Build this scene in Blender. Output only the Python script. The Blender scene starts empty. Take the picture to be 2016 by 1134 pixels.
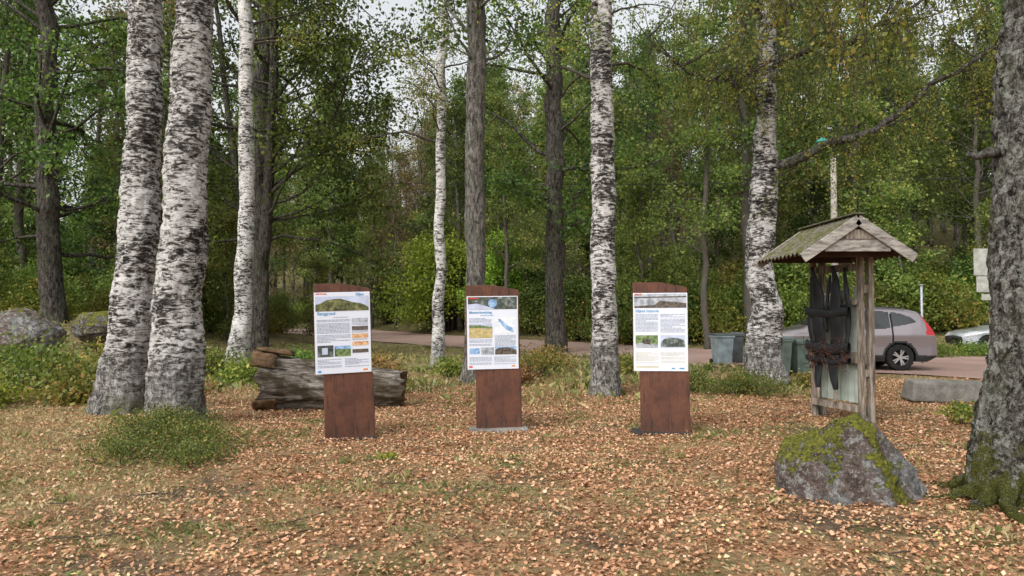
import bpy, math, random
import numpy as np
from mathutils import Vector, Matrix, noise as mnoise

R = np.random.default_rng(7)
random.seed(7)
scene = bpy.context.scene
scene.view_settings.view_transform = 'Standard'
scene.view_settings.look = 'None'
scene.view_settings.exposure = 0
COL = scene.collection

# ------------------------------------------------------------------ helpers
def empty(name, loc=(0, 0, 0), rotz=0.0, parent=None):
    e = bpy.data.objects.new(name, None)
    e.location = loc
    e.rotation_euler = (0, 0, rotz)
    e.empty_display_size = 0.3
    COL.objects.link(e)
    if parent: e.parent = parent
    return e

class MB:
    def __init__(s):
        s.v = []; s.f = []; s.m = []
    def add(s, V, F, mi=0):
        o = len(s.v)
        s.v.extend([tuple(map(float, p)) for p in V])
        for f in F:
            s.f.append(tuple(i + o for i in f)); s.m.append(mi)
    def box(s, c, size, mi=0, M=None):
        x, y, z = size[0] / 2, size[1] / 2, size[2] / 2
        V = [Vector((a, b, d)) for a in (-x, x) for b in (-y, y) for d in (-z, z)]
        if M is not None: V = [M @ p for p in V]
        V = [p + Vector(c) for p in V]
        F = [(0, 1, 3, 2), (4, 6, 7, 5), (0, 4, 5, 1), (2, 3, 7, 6), (0, 2, 6, 4), (1, 5, 7, 3)]
        s.add(V, F, mi)
    def beam(s, a, b, w, h, mi=0, up=(0, 0, 1)):
        a = Vector(a); b = Vector(b); d = b - a; L = d.length; d.normalize()
        u = Vector(up); side = d.cross(u)
        if side.length < 1e-3: side = d.cross(Vector((0, 1, 0)))
        side.normalize(); u = side.cross(d)
        M = Matrix((d, side, u)).transposed()
        s.box((a + b) / 2, (L, w, h), mi, M)
    def tube(s, P, Rd, n=6, mi=0, rough=0.0, seed=0.0, cap=True, fine=0.0):
        P = [Vector(p) for p in P]; V = []
        ref = None
        for i, p in enumerate(P):
            t = (P[min(i + 1, len(P) - 1)] - P[max(i - 1, 0)])
            if t.length < 1e-6: t = Vector((0, 0, 1))
            t.normalize()
            if ref is None:
                ref = Vector((1, 0, 0)) if abs(t.x) < 0.8 else Vector((0, 1, 0))
            a = (ref - t * ref.dot(t)).normalized(); b = t.cross(a); ref = a
            for k in range(n):
                an = 2 * math.pi * k / n
                q = a * math.cos(an) + b * math.sin(an)
                r = Rd[i]
                if rough:
                    w = p + q * r
                    r *= 1 + rough * (mnoise.noise(Vector((w.x * 2.2 + seed, w.y * 2.2, w.z * 1.3))) * 1.2 + 0.5 * mnoise.noise(Vector((w.x * 9 + seed, w.y * 9, w.z * 5))))
                    if fine: r += fine * mnoise.noise(Vector((w.x * 24 + seed, w.y * 24, w.z * 15))) + fine * .6 * mnoise.noise(Vector((w.x * 55 + seed, w.y * 55, w.z * 30)))
                V.append(p + q * r)
        F = []
        for i in range(len(P) - 1):
            for k in range(n):
                k2 = (k + 1) % n
                F.append((i * n + k, i * n + k2, (i + 1) * n + k2, (i + 1) * n + k))
        if cap:
            F.append(tuple(range(n))[::-1]); F.append(tuple((len(P) - 1) * n + k for k in range(n)))
        s.add(V, F, mi)
    def lathe(s, prof, c, n=24, mi=0, axis='Y'):
        V = []
        for (h, r) in prof:
            for k in range(n):
                a = 2 * math.pi * k / n
                if axis == 'Y': V.append((c[0] + r * math.cos(a), c[1] + h, c[2] + r * math.sin(a)))
                elif axis == 'X': V.append((c[0] + h, c[1] + r * math.cos(a), c[2] + r * math.sin(a)))
                else: V.append((c[0] + r * math.cos(a), c[1] + r * math.sin(a), c[2] + h))
        F = [(i * n + k, i * n + (k + 1) % n, (i + 1) * n + (k + 1) % n, (i + 1) * n + k) for i in range(len(prof) - 1) for k in range(n)]
        s.add(V, F, mi)
    def mesh(s, name, mats, smooth=False):
        me = bpy.data.meshes.new(name)
        me.from_pydata(s.v, [], s.f)
        for m in mats: me.materials.append(m)
        me.polygons.foreach_set('material_index', s.m)
        me.polygons.foreach_set('use_smooth', [smooth] * len(s.f))
        me.update()
        return me
    def obj(s, name, mats, parent=None, smooth=False, loc=None):
        return link(name, s.mesh(name, mats, smooth), parent, loc)

def link(name, me, parent=None, loc=None):
    o = bpy.data.objects.new(name, me)
    COL.objects.link(o)
    if parent: o.parent = parent
    if loc is not None: o.location = loc
    return o

def bevel(o, w=0.01, seg=2):
    m = o.modifiers.new('bev', 'BEVEL'); m.width = w; m.segments = seg; m.limit_method = 'ANGLE'

def poly_mesh(name, V, k, mats, attr=None, smooth=False):
    """V: (N*k,3) array, each k consecutive verts make a face"""
    N = len(V) // k
    me = bpy.data.meshes.new(name)
    me.vertices.add(N * k); me.vertices.foreach_set('co', np.ascontiguousarray(V, dtype=np.float32).ravel())
    me.loops.add(N * k); me.loops.foreach_set('vertex_index', np.arange(N * k, dtype=np.int32))
    me.polygons.add(N); me.polygons.foreach_set('loop_start', np.arange(N, dtype=np.int32) * k)
    me.update(calc_edges=True)
    if attr is not None:
        a = me.attributes.new('rnd', 'FLOAT', 'POINT')
        a.data.foreach_set('value', np.repeat(attr, k).astype(np.float32))
    for m in mats: me.materials.append(m)
    return me

def nrm(a): return a / (np.linalg.norm(a, axis=1, keepdims=True) + 1e-9)

def leaf_mesh(name, C, S, rnd, mat, rng=R, w=0.34, droop=0.3):
    N = len(C); C = np.asarray(C); S = np.asarray(S).reshape(-1, 1)
    d = rng.normal(size=(N, 3)); d[:, 2] -= droop; d = nrm(d)
    b = nrm(np.cross(d, rng.normal(size=(N, 3)))); n = np.cross(d, b)
    V = np.stack([C, C + S * (.5 * d + w * b + .1 * n), C + S * d, C + S * (.5 * d - w * b + .1 * n)], axis=1).reshape(-1, 3)
    return poly_mesh(name, V, 4, [mat], rnd)

# ------------------------------------------------------------------ materials
class G:
    def __init__(s, name):
        s.mat = bpy.data.materials.new(name); s.mat.use_nodes = True
        s.nt = s.mat.node_tree; s.bsdf = s.nt.nodes['Principled BSDF']; s.out = s.nt.nodes['Material Output']
    def n(s, t, **kw):
        nd = s.nt.nodes.new(t)
        for k, v in kw.items(): setattr(nd, k, v)
        return nd
    def L(s, a, b): s.nt.links.new(a, b)
    def coord(s, kind='Object', scale=(1, 1, 1), loc=(0, 0, 0)):
        tc = s.n('ShaderNodeTexCoord'); mp = s.n('ShaderNodeMapping'); mp.inputs['Scale'].default_value = scale; mp.inputs['Location'].default_value = loc
        s.L(tc.outputs[kind], mp.inputs['Vector']); return mp.outputs['Vector']
    def noise(s, vec, scale, detail=4, rough=.55, dist=0):
        nd = s.n('ShaderNodeTexNoise'); nd.inputs['Scale'].default_value = scale; nd.inputs['Detail'].default_value = detail
        nd.inputs['Roughness'].default_value = rough; nd.inputs['Distortion'].default_value = dist
        if vec is not None: s.L(vec, nd.inputs['Vector'])
        return nd.outputs['Fac']
    def voro(s, vec, scale, out='Color', feature='F1'):
        nd = s.n('ShaderNodeTexVoronoi', feature=feature); nd.inputs['Scale'].default_value = scale
        if vec is not None: s.L(vec, nd.inputs['Vector'])
        return nd.outputs[out]
    def ramp(s, fac, stops, interp='LINEAR'):
        nd = s.n('ShaderNodeValToRGB'); cr = nd.color_ramp; cr.interpolation = interp
        while len(cr.elements) < len(stops): cr.elements.new(0.5)
        for e, (p, c) in zip(cr.elements, stops):
            e.position = p
            e.color = (c, c, c, 1) if isinstance(c, (int, float)) else (c[0], c[1], c[2], 1)
        s.L(fac, nd.inputs['Fac']); return nd.outputs['Color']
    def mix(s, fac, a, b, mode='MIX'):
        nd = s.n('ShaderNodeMix', data_type='RGBA', blend_type=mode)
        for sock, val in ((nd.inputs[0], fac), (nd.inputs[6], a), (nd.inputs[7], b)):
            if isinstance(val, (int, float)): sock.default_value = val
            elif isinstance(val, tuple): sock.default_value = (val[0], val[1], val[2], 1)
            else: s.L(val, sock)
        return nd.outputs[2]
    def math(s, op, a, b=0.0):
        nd = s.n('ShaderNodeMath', operation=op)
        for sock, val in ((nd.inputs[0], a), (nd.inputs[1], b)):
            if isinstance(val, (int, float)): sock.default_value = val
            else: s.L(val, sock)
        return nd.outputs[0]
    def color(s, c):
        if isinstance(c, tuple): s.bsdf.inputs['Base Color'].default_value = (c[0], c[1], c[2], 1)
        else: s.L(c, s.bsdf.inputs['Base Color'])
    def rough(s, v, spec=.3, metal=0):
        s.bsdf.inputs['Roughness'].default_value = v; s.bsdf.inputs['Specular IOR Level'].default_value = spec; s.bsdf.inputs['Metallic'].default_value = metal
    def bump(s, h, strength=.5, dist=.02):
        nd = s.n('ShaderNodeBump'); nd.inputs['Strength'].default_value = strength; nd.inputs['Distance'].default_value = dist
        s.L(h, nd.inputs['Height']); s.L(nd.outputs['Normal'], s.bsdf.inputs['Normal'])

def simple(name, c, rough=.7, spec=.3, metal=0, var=.25, scale=6):
    g = G(name); f = g.noise(g.coord(), scale, 5)
    lo = tuple(x * (1 - var) for x in c); hi = tuple(min(1, x * (1 + var)) for x in c)
    g.color(g.ramp(f, [(.3, lo), (.7, hi)])); g.rough(rough, spec, metal)
    return g.mat

def leafmat(name, stops, trans=.4, gloss=True, objvar=True):
    g = G(name)
    at = g.n('ShaderNodeAttribute'); at.attribute_name = 'rnd'
    c = g.ramp(at.outputs['Fac'], stops)
    if objvar:
        oi = g.n('ShaderNodeObjectInfo')
        h = g.n('ShaderNodeHueSaturation')
        hv = g.math('MULTIPLY_ADD', oi.outputs['Random'], .05); g.nt.nodes[-1].inputs[2].default_value = .468
        vv = g.math('MULTIPLY_ADD', oi.outputs['Random'], .6); g.nt.nodes[-1].inputs[2].default_value = .8
        g.L(hv, h.inputs['Hue']); g.L(vv, h.inputs['Value']); g.L(c, h.inputs['Color']); c = h.outputs['Color']
    g.color(c); g.rough(.5, .3)
    tr = g.n('ShaderNodeBsdfTranslucent'); g.L(c, tr.inputs['Color'])
    mx = g.n('ShaderNodeMixShader'); mx.inputs[0].default_value = trans
    g.L(g.bsdf.outputs[0], mx.inputs[1]); g.L(tr.outputs[0], mx.inputs[2]); g.L(mx.outputs[0], g.out.inputs['Surface'])
    return g.mat

def birch_bark(name, white=.5, seed=0.0, rugged=.28):
    g = G(name)
    v = g.coord('Object')
    sd = (seed, seed * 2, seed)
    f1 = g.noise(g.coord('Object', (3.2, 3.2, 11), sd), 1.6, 9, .72, 1.1)
    f2 = g.noise(g.coord('Object', (4, 4, 36), sd), 1.5, 5, .7, .3)
    f3 = g.noise(g.coord('Object', (1, 1, .8), sd), 2.1, 4, .6)
    fine = g.noise(v, 60, 6, .8)
    mid = g.noise(g.coord('Object', (1, 1, 1.5), sd), 12, 7, .72)
    s = g.math('ADD', g.math('ADD', g.math('MULTIPLY', f1, .52), g.math('MULTIPLY', f3, .24)), g.math('MULTIPLY', mid, .24))
    w0 = .512 - (white - .5) * .22
    base = g.ramp(s, [(w0 - .06, (.028, .024, .021)), (w0 - .028, (.10, .092, .083)), (w0 - .004, (.24, .225, .205)), (w0 + .006, (.60, .58, .55)), (w0 + .05, (.82, .80, .78))])
    lent = g.ramp(f2, [(.37, 0.0), (.41, 1.0)])
    c = g.mix(1.0, base, g.mix(lent, (.12, .105, .09), (1, 1, 1)), 'MULTIPLY')
    c = g.mix(.7, c, g.ramp(fine, [(.36, .30), (.48, 1.0)]), 'MULTIPLY')
    sp = g.n('ShaderNodeSeparateXYZ'); g.L(v, sp.inputs[0])
    f4 = g.noise(g.coord('Object', (10, 10, 4.5), sd), 1.9, 9, .8, .7)
    rb = g.ramp(f4, [(.41, (.028, .024, .02)), (.48, (.11, .10, .09)), (.53, (.24, .23, .21)), (.58, (.56, .55, .52))])
    low = g.math('ADD', sp.outputs['Z'], g.math('MULTIPLY', f3, 2.2))
    lm = g.ramp(g.math('MULTIPLY', low, .25), [(rugged + .08, 1.0), (rugged + .30, 0.0)])
    c = g.mix(g.math('MULTIPLY', lm, .85), c, rb)
    al = g.ramp(g.math('SUBTRACT', f3, g.math('MULTIPLY', sp.outputs['Z'], .25)), [(.40, 0.0), (.52, .5)])
    c = g.mix(al, c, (.11, .12, .055))
    g.color(c); g.rough(.85, .2)
    g.bump(g.math('ADD', g.math('ADD', s, g.math('MULTIPLY', fine, .4)), g.math('MULTIPLY', f4, .5)), 1.0, .08)
    return g.mat

def oak_bark(name, c0=(.02, .017, .014), c1=(.10, .085, .07), c2=(.2, .19, .165)):
    g = G(name); v = g.coord('Object', (9, 9, 2.6))
    f = g.noise(v, 1.8, 8, .72, .6); v2 = g.coord('Object'); f2 = g.noise(v2, 1.1, 4)
    fine = g.noise(v2, 50, 5, .75); f6 = g.noise(v2, 16, 5, .7)
    c = g.ramp(f, [(.40, c0), (.5, c1), (.60, c2)])
    c = g.mix(g.ramp(f6, [(.54, 0.0), (.62, .4)]), c, tuple(min(1, q * 1.4) for q in c2))
    c = g.mix(g.ramp(f2, [(.5, 0.0), (.7, .5)]), c, (.12, .14, .09))
    c = g.mix(.7, c, g.ramp(fine, [(.36, .35), (.56, 1.0)]), 'MULTIPLY')
    g.color(c); g.rough(.9, .15); g.bump(g.math('ADD', f, g.math('MULTIPLY', fine, .3)), 1.0, .07)
    return g.mat

M_birch = birch_bark('birch_bark', .575)
M_birch2 = birch_bark('birch_bark_rough', .535, 3.3)
M_birch3 = birch_bark('birch_bark_pale', .62, 8.1, .2)
M_oak = oak_bark('oak_bark', (.016, .013, .011), (.07, .06, .05), (.15, .14, .12))
M_oakgrey = oak_bark('oak_bark_grey', (.05, .045, .04), (.17, .155, .135), (.34, .32, .29))
M_limb = oak_bark('birch_limb_bark', (.03, .026, .022), (.10, .09, .08), (.22, .21, .19))
M_twig = simple('twig', (.06, .05, .042), .9, .1)
M_bgbark = simple('forest_bark', (.10, .09, .075), .9, .1, scale=3)
GRN = [(0, (.018, .04, .007)), (.35, (.05, .095, .016)), (.7, (.115, .185, .033)), (.93, (.21, .28, .05)), (1, (.40, .30, .05))]
M_oakleaf = leafmat('oak_leaves', GRN, .45)
M_birchleaf = leafmat('birch_leaves', [(0, (.08, .12, .024)), (.5, (.17, .22, .045)), (.8, (.30, .33, .06)), (.93, (.52, .43, .07)), (1, (.55, .30, .08))], .48)
M_bushleaf = leafmat('bush_leaves', [(0, (.045, .085, .015)), (.5, (.12, .19, .032)), (.86, (.22, .28, .055)), (1, (.45, .38, .07))], .4)
M_hazel = leafmat('hazel_leaves', [(0, (.08, .14, .018)), (.5, (.20, .30, .035)), (1, (.42, .50, .07))], .45)
M_brownleaf = leafmat('brown_leaves', [(0, (.07, .055, .024)), (.5, (.18, .145, .05)), (.85, (.31, .22, .08)), (1, (.34, .33, .10))], .35)
M_fern = leafmat('fern_leaves', [(0, (.08, .06, .022)), (.5, (.24, .16, .05)), (.85, (.40, .23, .08)), (1, (.30, .34, .08))], .3)
M_litter = leafmat('leaf_litter', [(0, (.13, .06, .03)), (.2, (.28, .135, .065)), (.5, (.48, .245, .13)), (.8, (.62, .36, .215)), (.94, (.74, .51, .35)), (1, (.68, .56, .20))], .12, objvar=False)
M_grass = leafmat('grass_blades', [(0, (.06, .095, .02)), (.35, (.14, .18, .04)), (.6, (.31, .29, .10)), (1, (.54, .43, .22))], .3, objvar=False)
M_straw = leafmat('straw_blades', [(0, (.08, .13, .026)), (.3, (.18, .20, .06)), (.5, (.36, .29, .13)), (1, (.56, .45, .26))], .3, objvar=False)
M_bilberry = leafmat('bilberry_leaves', [(0, (.035, .055, .013)), (.55, (.12, .16, .032)), (.8, (.27, .25, .06)), (1, (.46, .2, .07))], .35, objvar=False)
M_mixleaf = leafmat('autumn_bush_leaves', [(0, (.06, .09, .017)), (.45, (.15, .19, .035)), (.75, (.32, .30, .06)), (1, (.50, .26, .08))], .4)

# ------------------------------------------------------------------ terrain
RX = [-90, -60, -30, -14, -5, 2, 6, 13, 25, 60, 120]
RY = [110, 92, 70, 56, 42, 32.5, 27, 22.0, 20.8, 20, 20]
def roadY(x): return np.interp(x, RX, RY)
def sst(t): t = np.clip(t, 0, 1); return t * t * (3 - 2 * t)
def fbm(x, y):
    return (np.sin(x * 1.3 + 1.7 * np.sin(y * .9)) * .5 + np.sin(y * 1.7 + 1.3 * np.sin(x * 1.1 + 2)) * .5 + .5 * np.sin(x * 3.1 + y * 2.3) * np.sin(y * 3.7 - x * 1.9)) / 1.5
def H(x, y):
    x = np.asarray(x, float); y = np.asarray(y, float)
    d = np.maximum(y - (roadY(x) + 5.5), 0)
    hill = .20 * d * d / (d + 9)
    m = sst((-9 - x) / 7) * sst((y - 14) / 10) * 1.35 * (1 - sst((y - 34) / 14))
    a = sst((np.abs(y - roadY(x)) - 4.5) / 3)
    b = .05 * fbm(x * .5, y * .5) + .018 * fbm(x * 2, y * 2)
    b2 = .5 * fbm(x * .15, y * .15) * np.clip(d / 15, 0, 1)
    return hill + m + b * a + b2

def ground_mat():
    g = G('leaf_strewn_ground')
    geo = g.n('ShaderNodeNewGeometry'); P = geo.outputs['Position']
    sp = g.n('ShaderNodeSeparateXYZ'); g.L(P, sp.inputs[0])
    n1 = g.noise(P, .55, 5, .6); n2 = g.noise(P, 2.3, 6, .65); n3 = g.noise(P, 18, 6, .7); n4 = g.noise(P, 90, 4, .7)
    vo = g.voro(P, 34)
    vs = g.n('ShaderNodeSeparateColor'); g.L(vo, vs.inputs[0])
    leaf = g.ramp(vs.outputs[0], [(0, (.10, .05, .025)), (.3, (.26, .13, .06)), (.6, (.42, .22, .12)), (1, (.54, .32, .19))])
    straw = g.ramp(n3, [(.3, (.12, .09, .042)), (.5, (.30, .235, .12)), (.7, (.45, .37, .20))])
    green = g.ramp(n3, [(.3, (.035, .045, .013)), (.5, (.10, .11, .034)), (.7, (.22, .20, .08))])
    soil = g.ramp(n3, [(.3, (.065, .048, .034)), (.7, (.18, .14, .105))])
    c = g.mix(g.ramp(n2, [(.42, 0.0), (.56, .85)]), leaf, straw)
    c = g.mix(g.ramp(n1, [(.54, 0.0), (.62, .85)]), c, soil)
    n5 = g.noise(g.coord('Object', (1, 1, 1), (7, 3, 0)), .9, 5, .6)
    c = g.mix(g.ramp(n5, [(.54, 0.0), (.64, .7)]), c, green)
    yy = g.math('ADD', sp.outputs['Y'], g.math('MULTIPLY', g.math('SUBTRACT', n1, .5), 9.0))
    yy = g.math('ADD', yy, g.math('MULTIPLY', sp.outputs['X'], -.12))
    far = g.ramp(g.math('MULTIPLY', yy, .02), [(.245, 0.0), (.33, 1.0)])
    fc = g.mix(g.ramp(n2, [(.36, 0.0), (.54, 1.0)]), green, straw)
    c = g.mix(far, c, fc)
    hill = g.ramp(g.math('MULTIPLY', sp.outputs['Y'], .01), [(.32, 0.0), (.46, 1.0)])
    hc = g.ramp(n2, [(.35, (.035, .042, .014)), (.5, (.09, .08, .03)), (.65, (.18, .13, .06))])
    c = g.mix(hill, c, hc)
    c = g.mix(.5, c, g.ramp(n4, [(.3, .4), (.6, 1.0)]), 'MULTIPLY')
    g.color(c); g.rough(.95, .1)
    g.bump(g.math('ADD', n3, g.math('MULTIPLY', n4, .6)), .8, .05)
    return g.mat

def axis(a): return np.array(sorted(set(np.round(a, 4))))
gx = axis(np.concatenate([np.linspace(-320, -40, 30), np.linspace(-40, -14, 40), np.linspace(-14, 14, 190), np.linspace(14, 40, 40), np.linspace(40, 320, 30)]))
gy = axis(np.concatenate([np.linspace(-120, 0, 16), np.linspace(0, 20, 150), np.linspace(20, 60, 100), np.linspace(60, 300, 50)]))
X, Y = np.meshgrid(gx, gy); Z = H(X, Y)
nx, ny = len(gx), len(gy)
Vg = np.stack([X, Y, Z], -1).reshape(-1, 3)
idx = np.arange(nx * ny).reshape(ny, nx)
Fg = np.stack([idx[:-1, :-1], idx[:-1, 1:], idx[1:, 1:], idx[1:, :-1]], -1).reshape(-1, 4)
me = bpy.data.meshes.new('ground'); me.from_pydata(Vg.tolist(), [], Fg.tolist()); me.materials.append(ground_mat())
me.polygons.foreach_set('use_smooth', [True] * len(Fg)); link('ground', me)

# road
g = G('gravel_road'); v = g.coord(); a = g.noise(v, .5, 4); b = g.noise(v, 30, 5, .7)
g.color(g.mix(.45, g.ramp(a, [(.3, (.25, .155, .125)), (.7, (.37, .255, .215))]), g.ramp(b, [(.3, (.12, .08, .065)), (.7, (.44, .33, .28))]))); g.rough(.95, .1); g.bump(b, .5, .02)
mb = MB()
xs = np.concatenate([np.linspace(-90, -5, 60), np.linspace(-4.5, 30, 60), np.linspace(32, 110, 20)])
hw = np.interp(xs, [-90, -5, 4, 8, 12, 40], [3.8, 3.8, 3.8, 4.4, 5.4, 5.0])
sl = np.gradient(roadY(xs), xs); rv = []
for x, w, s_ in zip(xs, hw, sl):
    k = math.sqrt(1 + min(abs(s_), 1.5) ** 2); y = float(roadY(x)); j = .15 * math.sin(x * 2.1)
    for q in np.linspace(-1, 1, 7):
        yy = y + q * w * k + (j if abs(q) > .9 else 0)
        rv.append((x, yy, float(H(x, yy)) + .03))
mb.add(rv, [(i * 7 + k, (i + 1) * 7 + k, (i + 1) * 7 + k + 1, i * 7 + k + 1) for i in range(len(xs) - 1) for k in range(6)])
mb.obj('gravel_road', [g.mat], smooth=True)

# ------------------------------------------------------------------ leaf litter and grass
def sample_fan(n, d0, d1, k=.80, off=1.5):
    u = R.random(n * 3); D = d0 + (d1 - d0) * R.random(n * 3)
    keep = R.random(n * 3) < (k * D + off) / (k * d1 + off)
    D = D[keep][:n]; Xs = (R.random(len(D)) * 2 - 1) * (k * D + off)
    return Xs, D
def patch(x, y): return sst((fbm(x * .75 + 3, y * .8) + .35 * fbm(x * 2.7, y * 2.9) - .32) / .35)
def leftstraw(x, y): return sst((-x - .42 * y + .6 + .5 * fbm(x, y * 1.3)) / 1.2) * sst((y - 4.2) / 2.5)
lx, ly = sample_fan(430000, 2.6, 19.5)
dens = 1 - .85 * sst((ly - 12.8 + 1.6 * fbm(lx * .5, ly * .4) + .12 * (-lx)) / 5.5)
dens *= 1 - .70 * patch(lx, ly)
dens *= 1 - .70 * leftstraw(lx, ly)
dens *= .34 + .66 * sst((fbm(lx * 2.3 + 9, ly * 2.1) + .8) / .95)
dens *= .6 + .4 * sst((fbm(lx * 7 + 1, ly * 6.3) + .7) / .9)
kp = R.random(len(lx)) < dens; lx = lx[kp]; ly = ly[kp]; N = len(lx)
S = np.clip(R.lognormal(-3.47, .28, (N, 1)), .014, .055); an = R.random(N) * 2 * np.pi
d = np.stack([np.cos(an), np.sin(an), R.normal(0, .34, N)], -1); d = nrm(d)
up = np.stack([R.normal(0, .42, N), R.normal(0, .42, N), np.ones(N)], -1); b = nrm(np.cross(d, up)); n_ = -np.cross(d, b); n_ *= np.sign(n_[:, 2:3])
C = np.stack([lx, ly, H(lx, ly) + .006 + R.random(N) * .024], -1)
cu = R.uniform(.02, .28, (N, 1)); wl = R.uniform(.26, .46, (N, 1))
V = np.stack([C - .5 * S * d, C + S * (-.05 * d + wl * b + cu * n_), C + .5 * S * d + S * n_ * .05, C + S * (-.05 * d - wl * b + cu * n_)], 1).reshape(-1, 3)
link('fallen_leaves', poly_mesh('fallen_leaves', V, 4, [M_litter], np.clip(R.random(N) ** 1.1 * .88 + .12 * (fbm(lx, ly) + .5), 0, 1)))

def blades(name, bx, by, h, w, rnd, mat, lean=.5, parent=None, z=None):
    N = len(bx); an = R.random(N) * 2 * np.pi
    zz = (H(bx, by) if z is None else z) - .01
    C = np.stack([bx, by, zz], -1); s = np.stack([np.cos(an), np.sin(an), 0 * an], -1) * np.asarray(w).reshape(-1, 1)
    t = nrm(np.stack([R.normal(0, lean, N), R.normal(0, lean, N), np.ones(N)], -1)); h = np.asarray(h).reshape(-1, 1)
    bend = np.stack([R.normal(0, .25, N), R.normal(0, .25, N), -.15 * np.ones(N)], -1)
    V = np.stack([C - s, C + s, C + t * h * .6 + s * .6, C + t * h * 1.0 + bend * h], 1).reshape(-1, 3)
    return link(name, poly_mesh(name, V, 4, [mat], rnd), parent)

gx_, gy_ = sample_fan(110000, 9.5, 34)
on_road = np.abs(gy_ - roadY(gx_)) < np.interp(gx_, [-5, 2, 4, 8, 12], [6.4, 5.4, 4.8, 5.4, 5.8])
dn = sst((gy_ - 11.6 + 1.7 * fbm(gx_ * .6, gy_ * .6) - .1 * gx_) / 4.5) * (.15 + .85 * sst((fbm(gx_ * 1.3, gy_ * 1.2) + .45)))
k = (~on_road) & (R.random(len(gx_)) < dn) & ~((gx_ > 6.5) & (gy_ < 19)); gx_, gy_ = gx_[k], gy_[k]; N = len(gx_)
hh = (.06 + .20 * R.random(N)) * (.6 + .7 * sst(fbm(gx_ * .8, gy_ * .8) + .5)) * np.interp(gy_, [20, 26], [1, .6])
blades('grass', gx_, gy_, hh, .006 + .004 * R.random(N), np.clip(.55 + .35 * fbm(gx_ * .9, gy_ * .7) + R.normal(0, .22, N), 0, 1), M_grass)
sx, sy = sample_fan(290000, 2.8, 15)
gp = patch(sx, sy); lf = leftstraw(sx, sy)
dn = .12 + .9 * gp + .5 * sst((fbm(sx * 1.6 + 5, sy * 1.7 + 1) - .1) / .4) + lf; k = R.random(len(sx)) < dn * .75
sx, sy, gp, lf = sx[k], sy[k], gp[k], lf[k]; N = len(sx)
blades('dry_grass', sx, sy, .02 + .055 * R.random(N), .0020 + .0020 * R.random(N), np.clip(.64 - .38 * gp * (1 - .6 * lf) + .22 * fbm(sx * 2.1, sy * 1.9) + R.normal(0, .2, N), 0, 1), M_straw, .8)
tx, ty = [], []
for i in range(130):
    D = R.uniform(5, 15); x = R.uniform(-.75, .75) * D
    if R.random() > .2 + .8 * float(np.clip(patch(x, D) + leftstraw(x, D) + sst((D - 10) / 4), 0, 1)): continue
    m = int(R.uniform(20, 60)); r_ = R.uniform(.03, .14); tx.append(x + R.normal(0, r_, m)); ty.append(D + R.normal(0, r_, m))
tx = np.concatenate(tx); ty = np.concatenate(ty); N = len(tx)
blades('grass_tufts', tx, ty, R.uniform(.04, .12, N), .003 + .0015 * R.random(N), np.clip(.42 + R.normal(0, .22, N), 0, 1), M_straw, .5)
mb = MB(); rs = np.random.default_rng(77)
for i in range(90):
    D = rs.uniform(4.5, 14); x = rs.uniform(-.75, .75) * D; L = rs.uniform(.12, .5); a = rs.uniform(0, 6.28)
    Q = [np.array([x, D, float(H(x, D)) + .02])]
    dd = np.array([math.cos(a), math.sin(a), 0.0])
    for q in range(4): dd = dd + rs.normal(0, .15, 3) * np.array([1, 1, .2]); Q.append(Q[-1] + dd * L / 4)
    for q in Q: q[2] = float(H(q[0], q[1])) + .018 + .008 * rs.random()
    mb.tube(Q, [.006, .005, .005, .004, .002], 5)
mb.obj('fallen_twigs', [M_twig], None, True)

# ------------------------------------------------------------------ tree growing
def interp_path(P, t):
    P = np.asarray(P, float); i = np.clip(t, 0, 1) * (len(P) - 1); a = int(min(i, len(P) - 2)); f = i - a
    return P[a] * (1 - f) + P[a + 1] * f

def limb_path(rng, p0, d, L, n=7, jit=.18, curve=(0, 0, .1)):
    P = [np.array(p0, float)]; d = np.array(d, float); d /= np.linalg.norm(d)
    for i in range(n):
        d = d + rng.normal(0, jit, 3) + np.array(curve); d /= np.linalg.norm(d); P.append(P[-1] + d * L / n)
    return P

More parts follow.
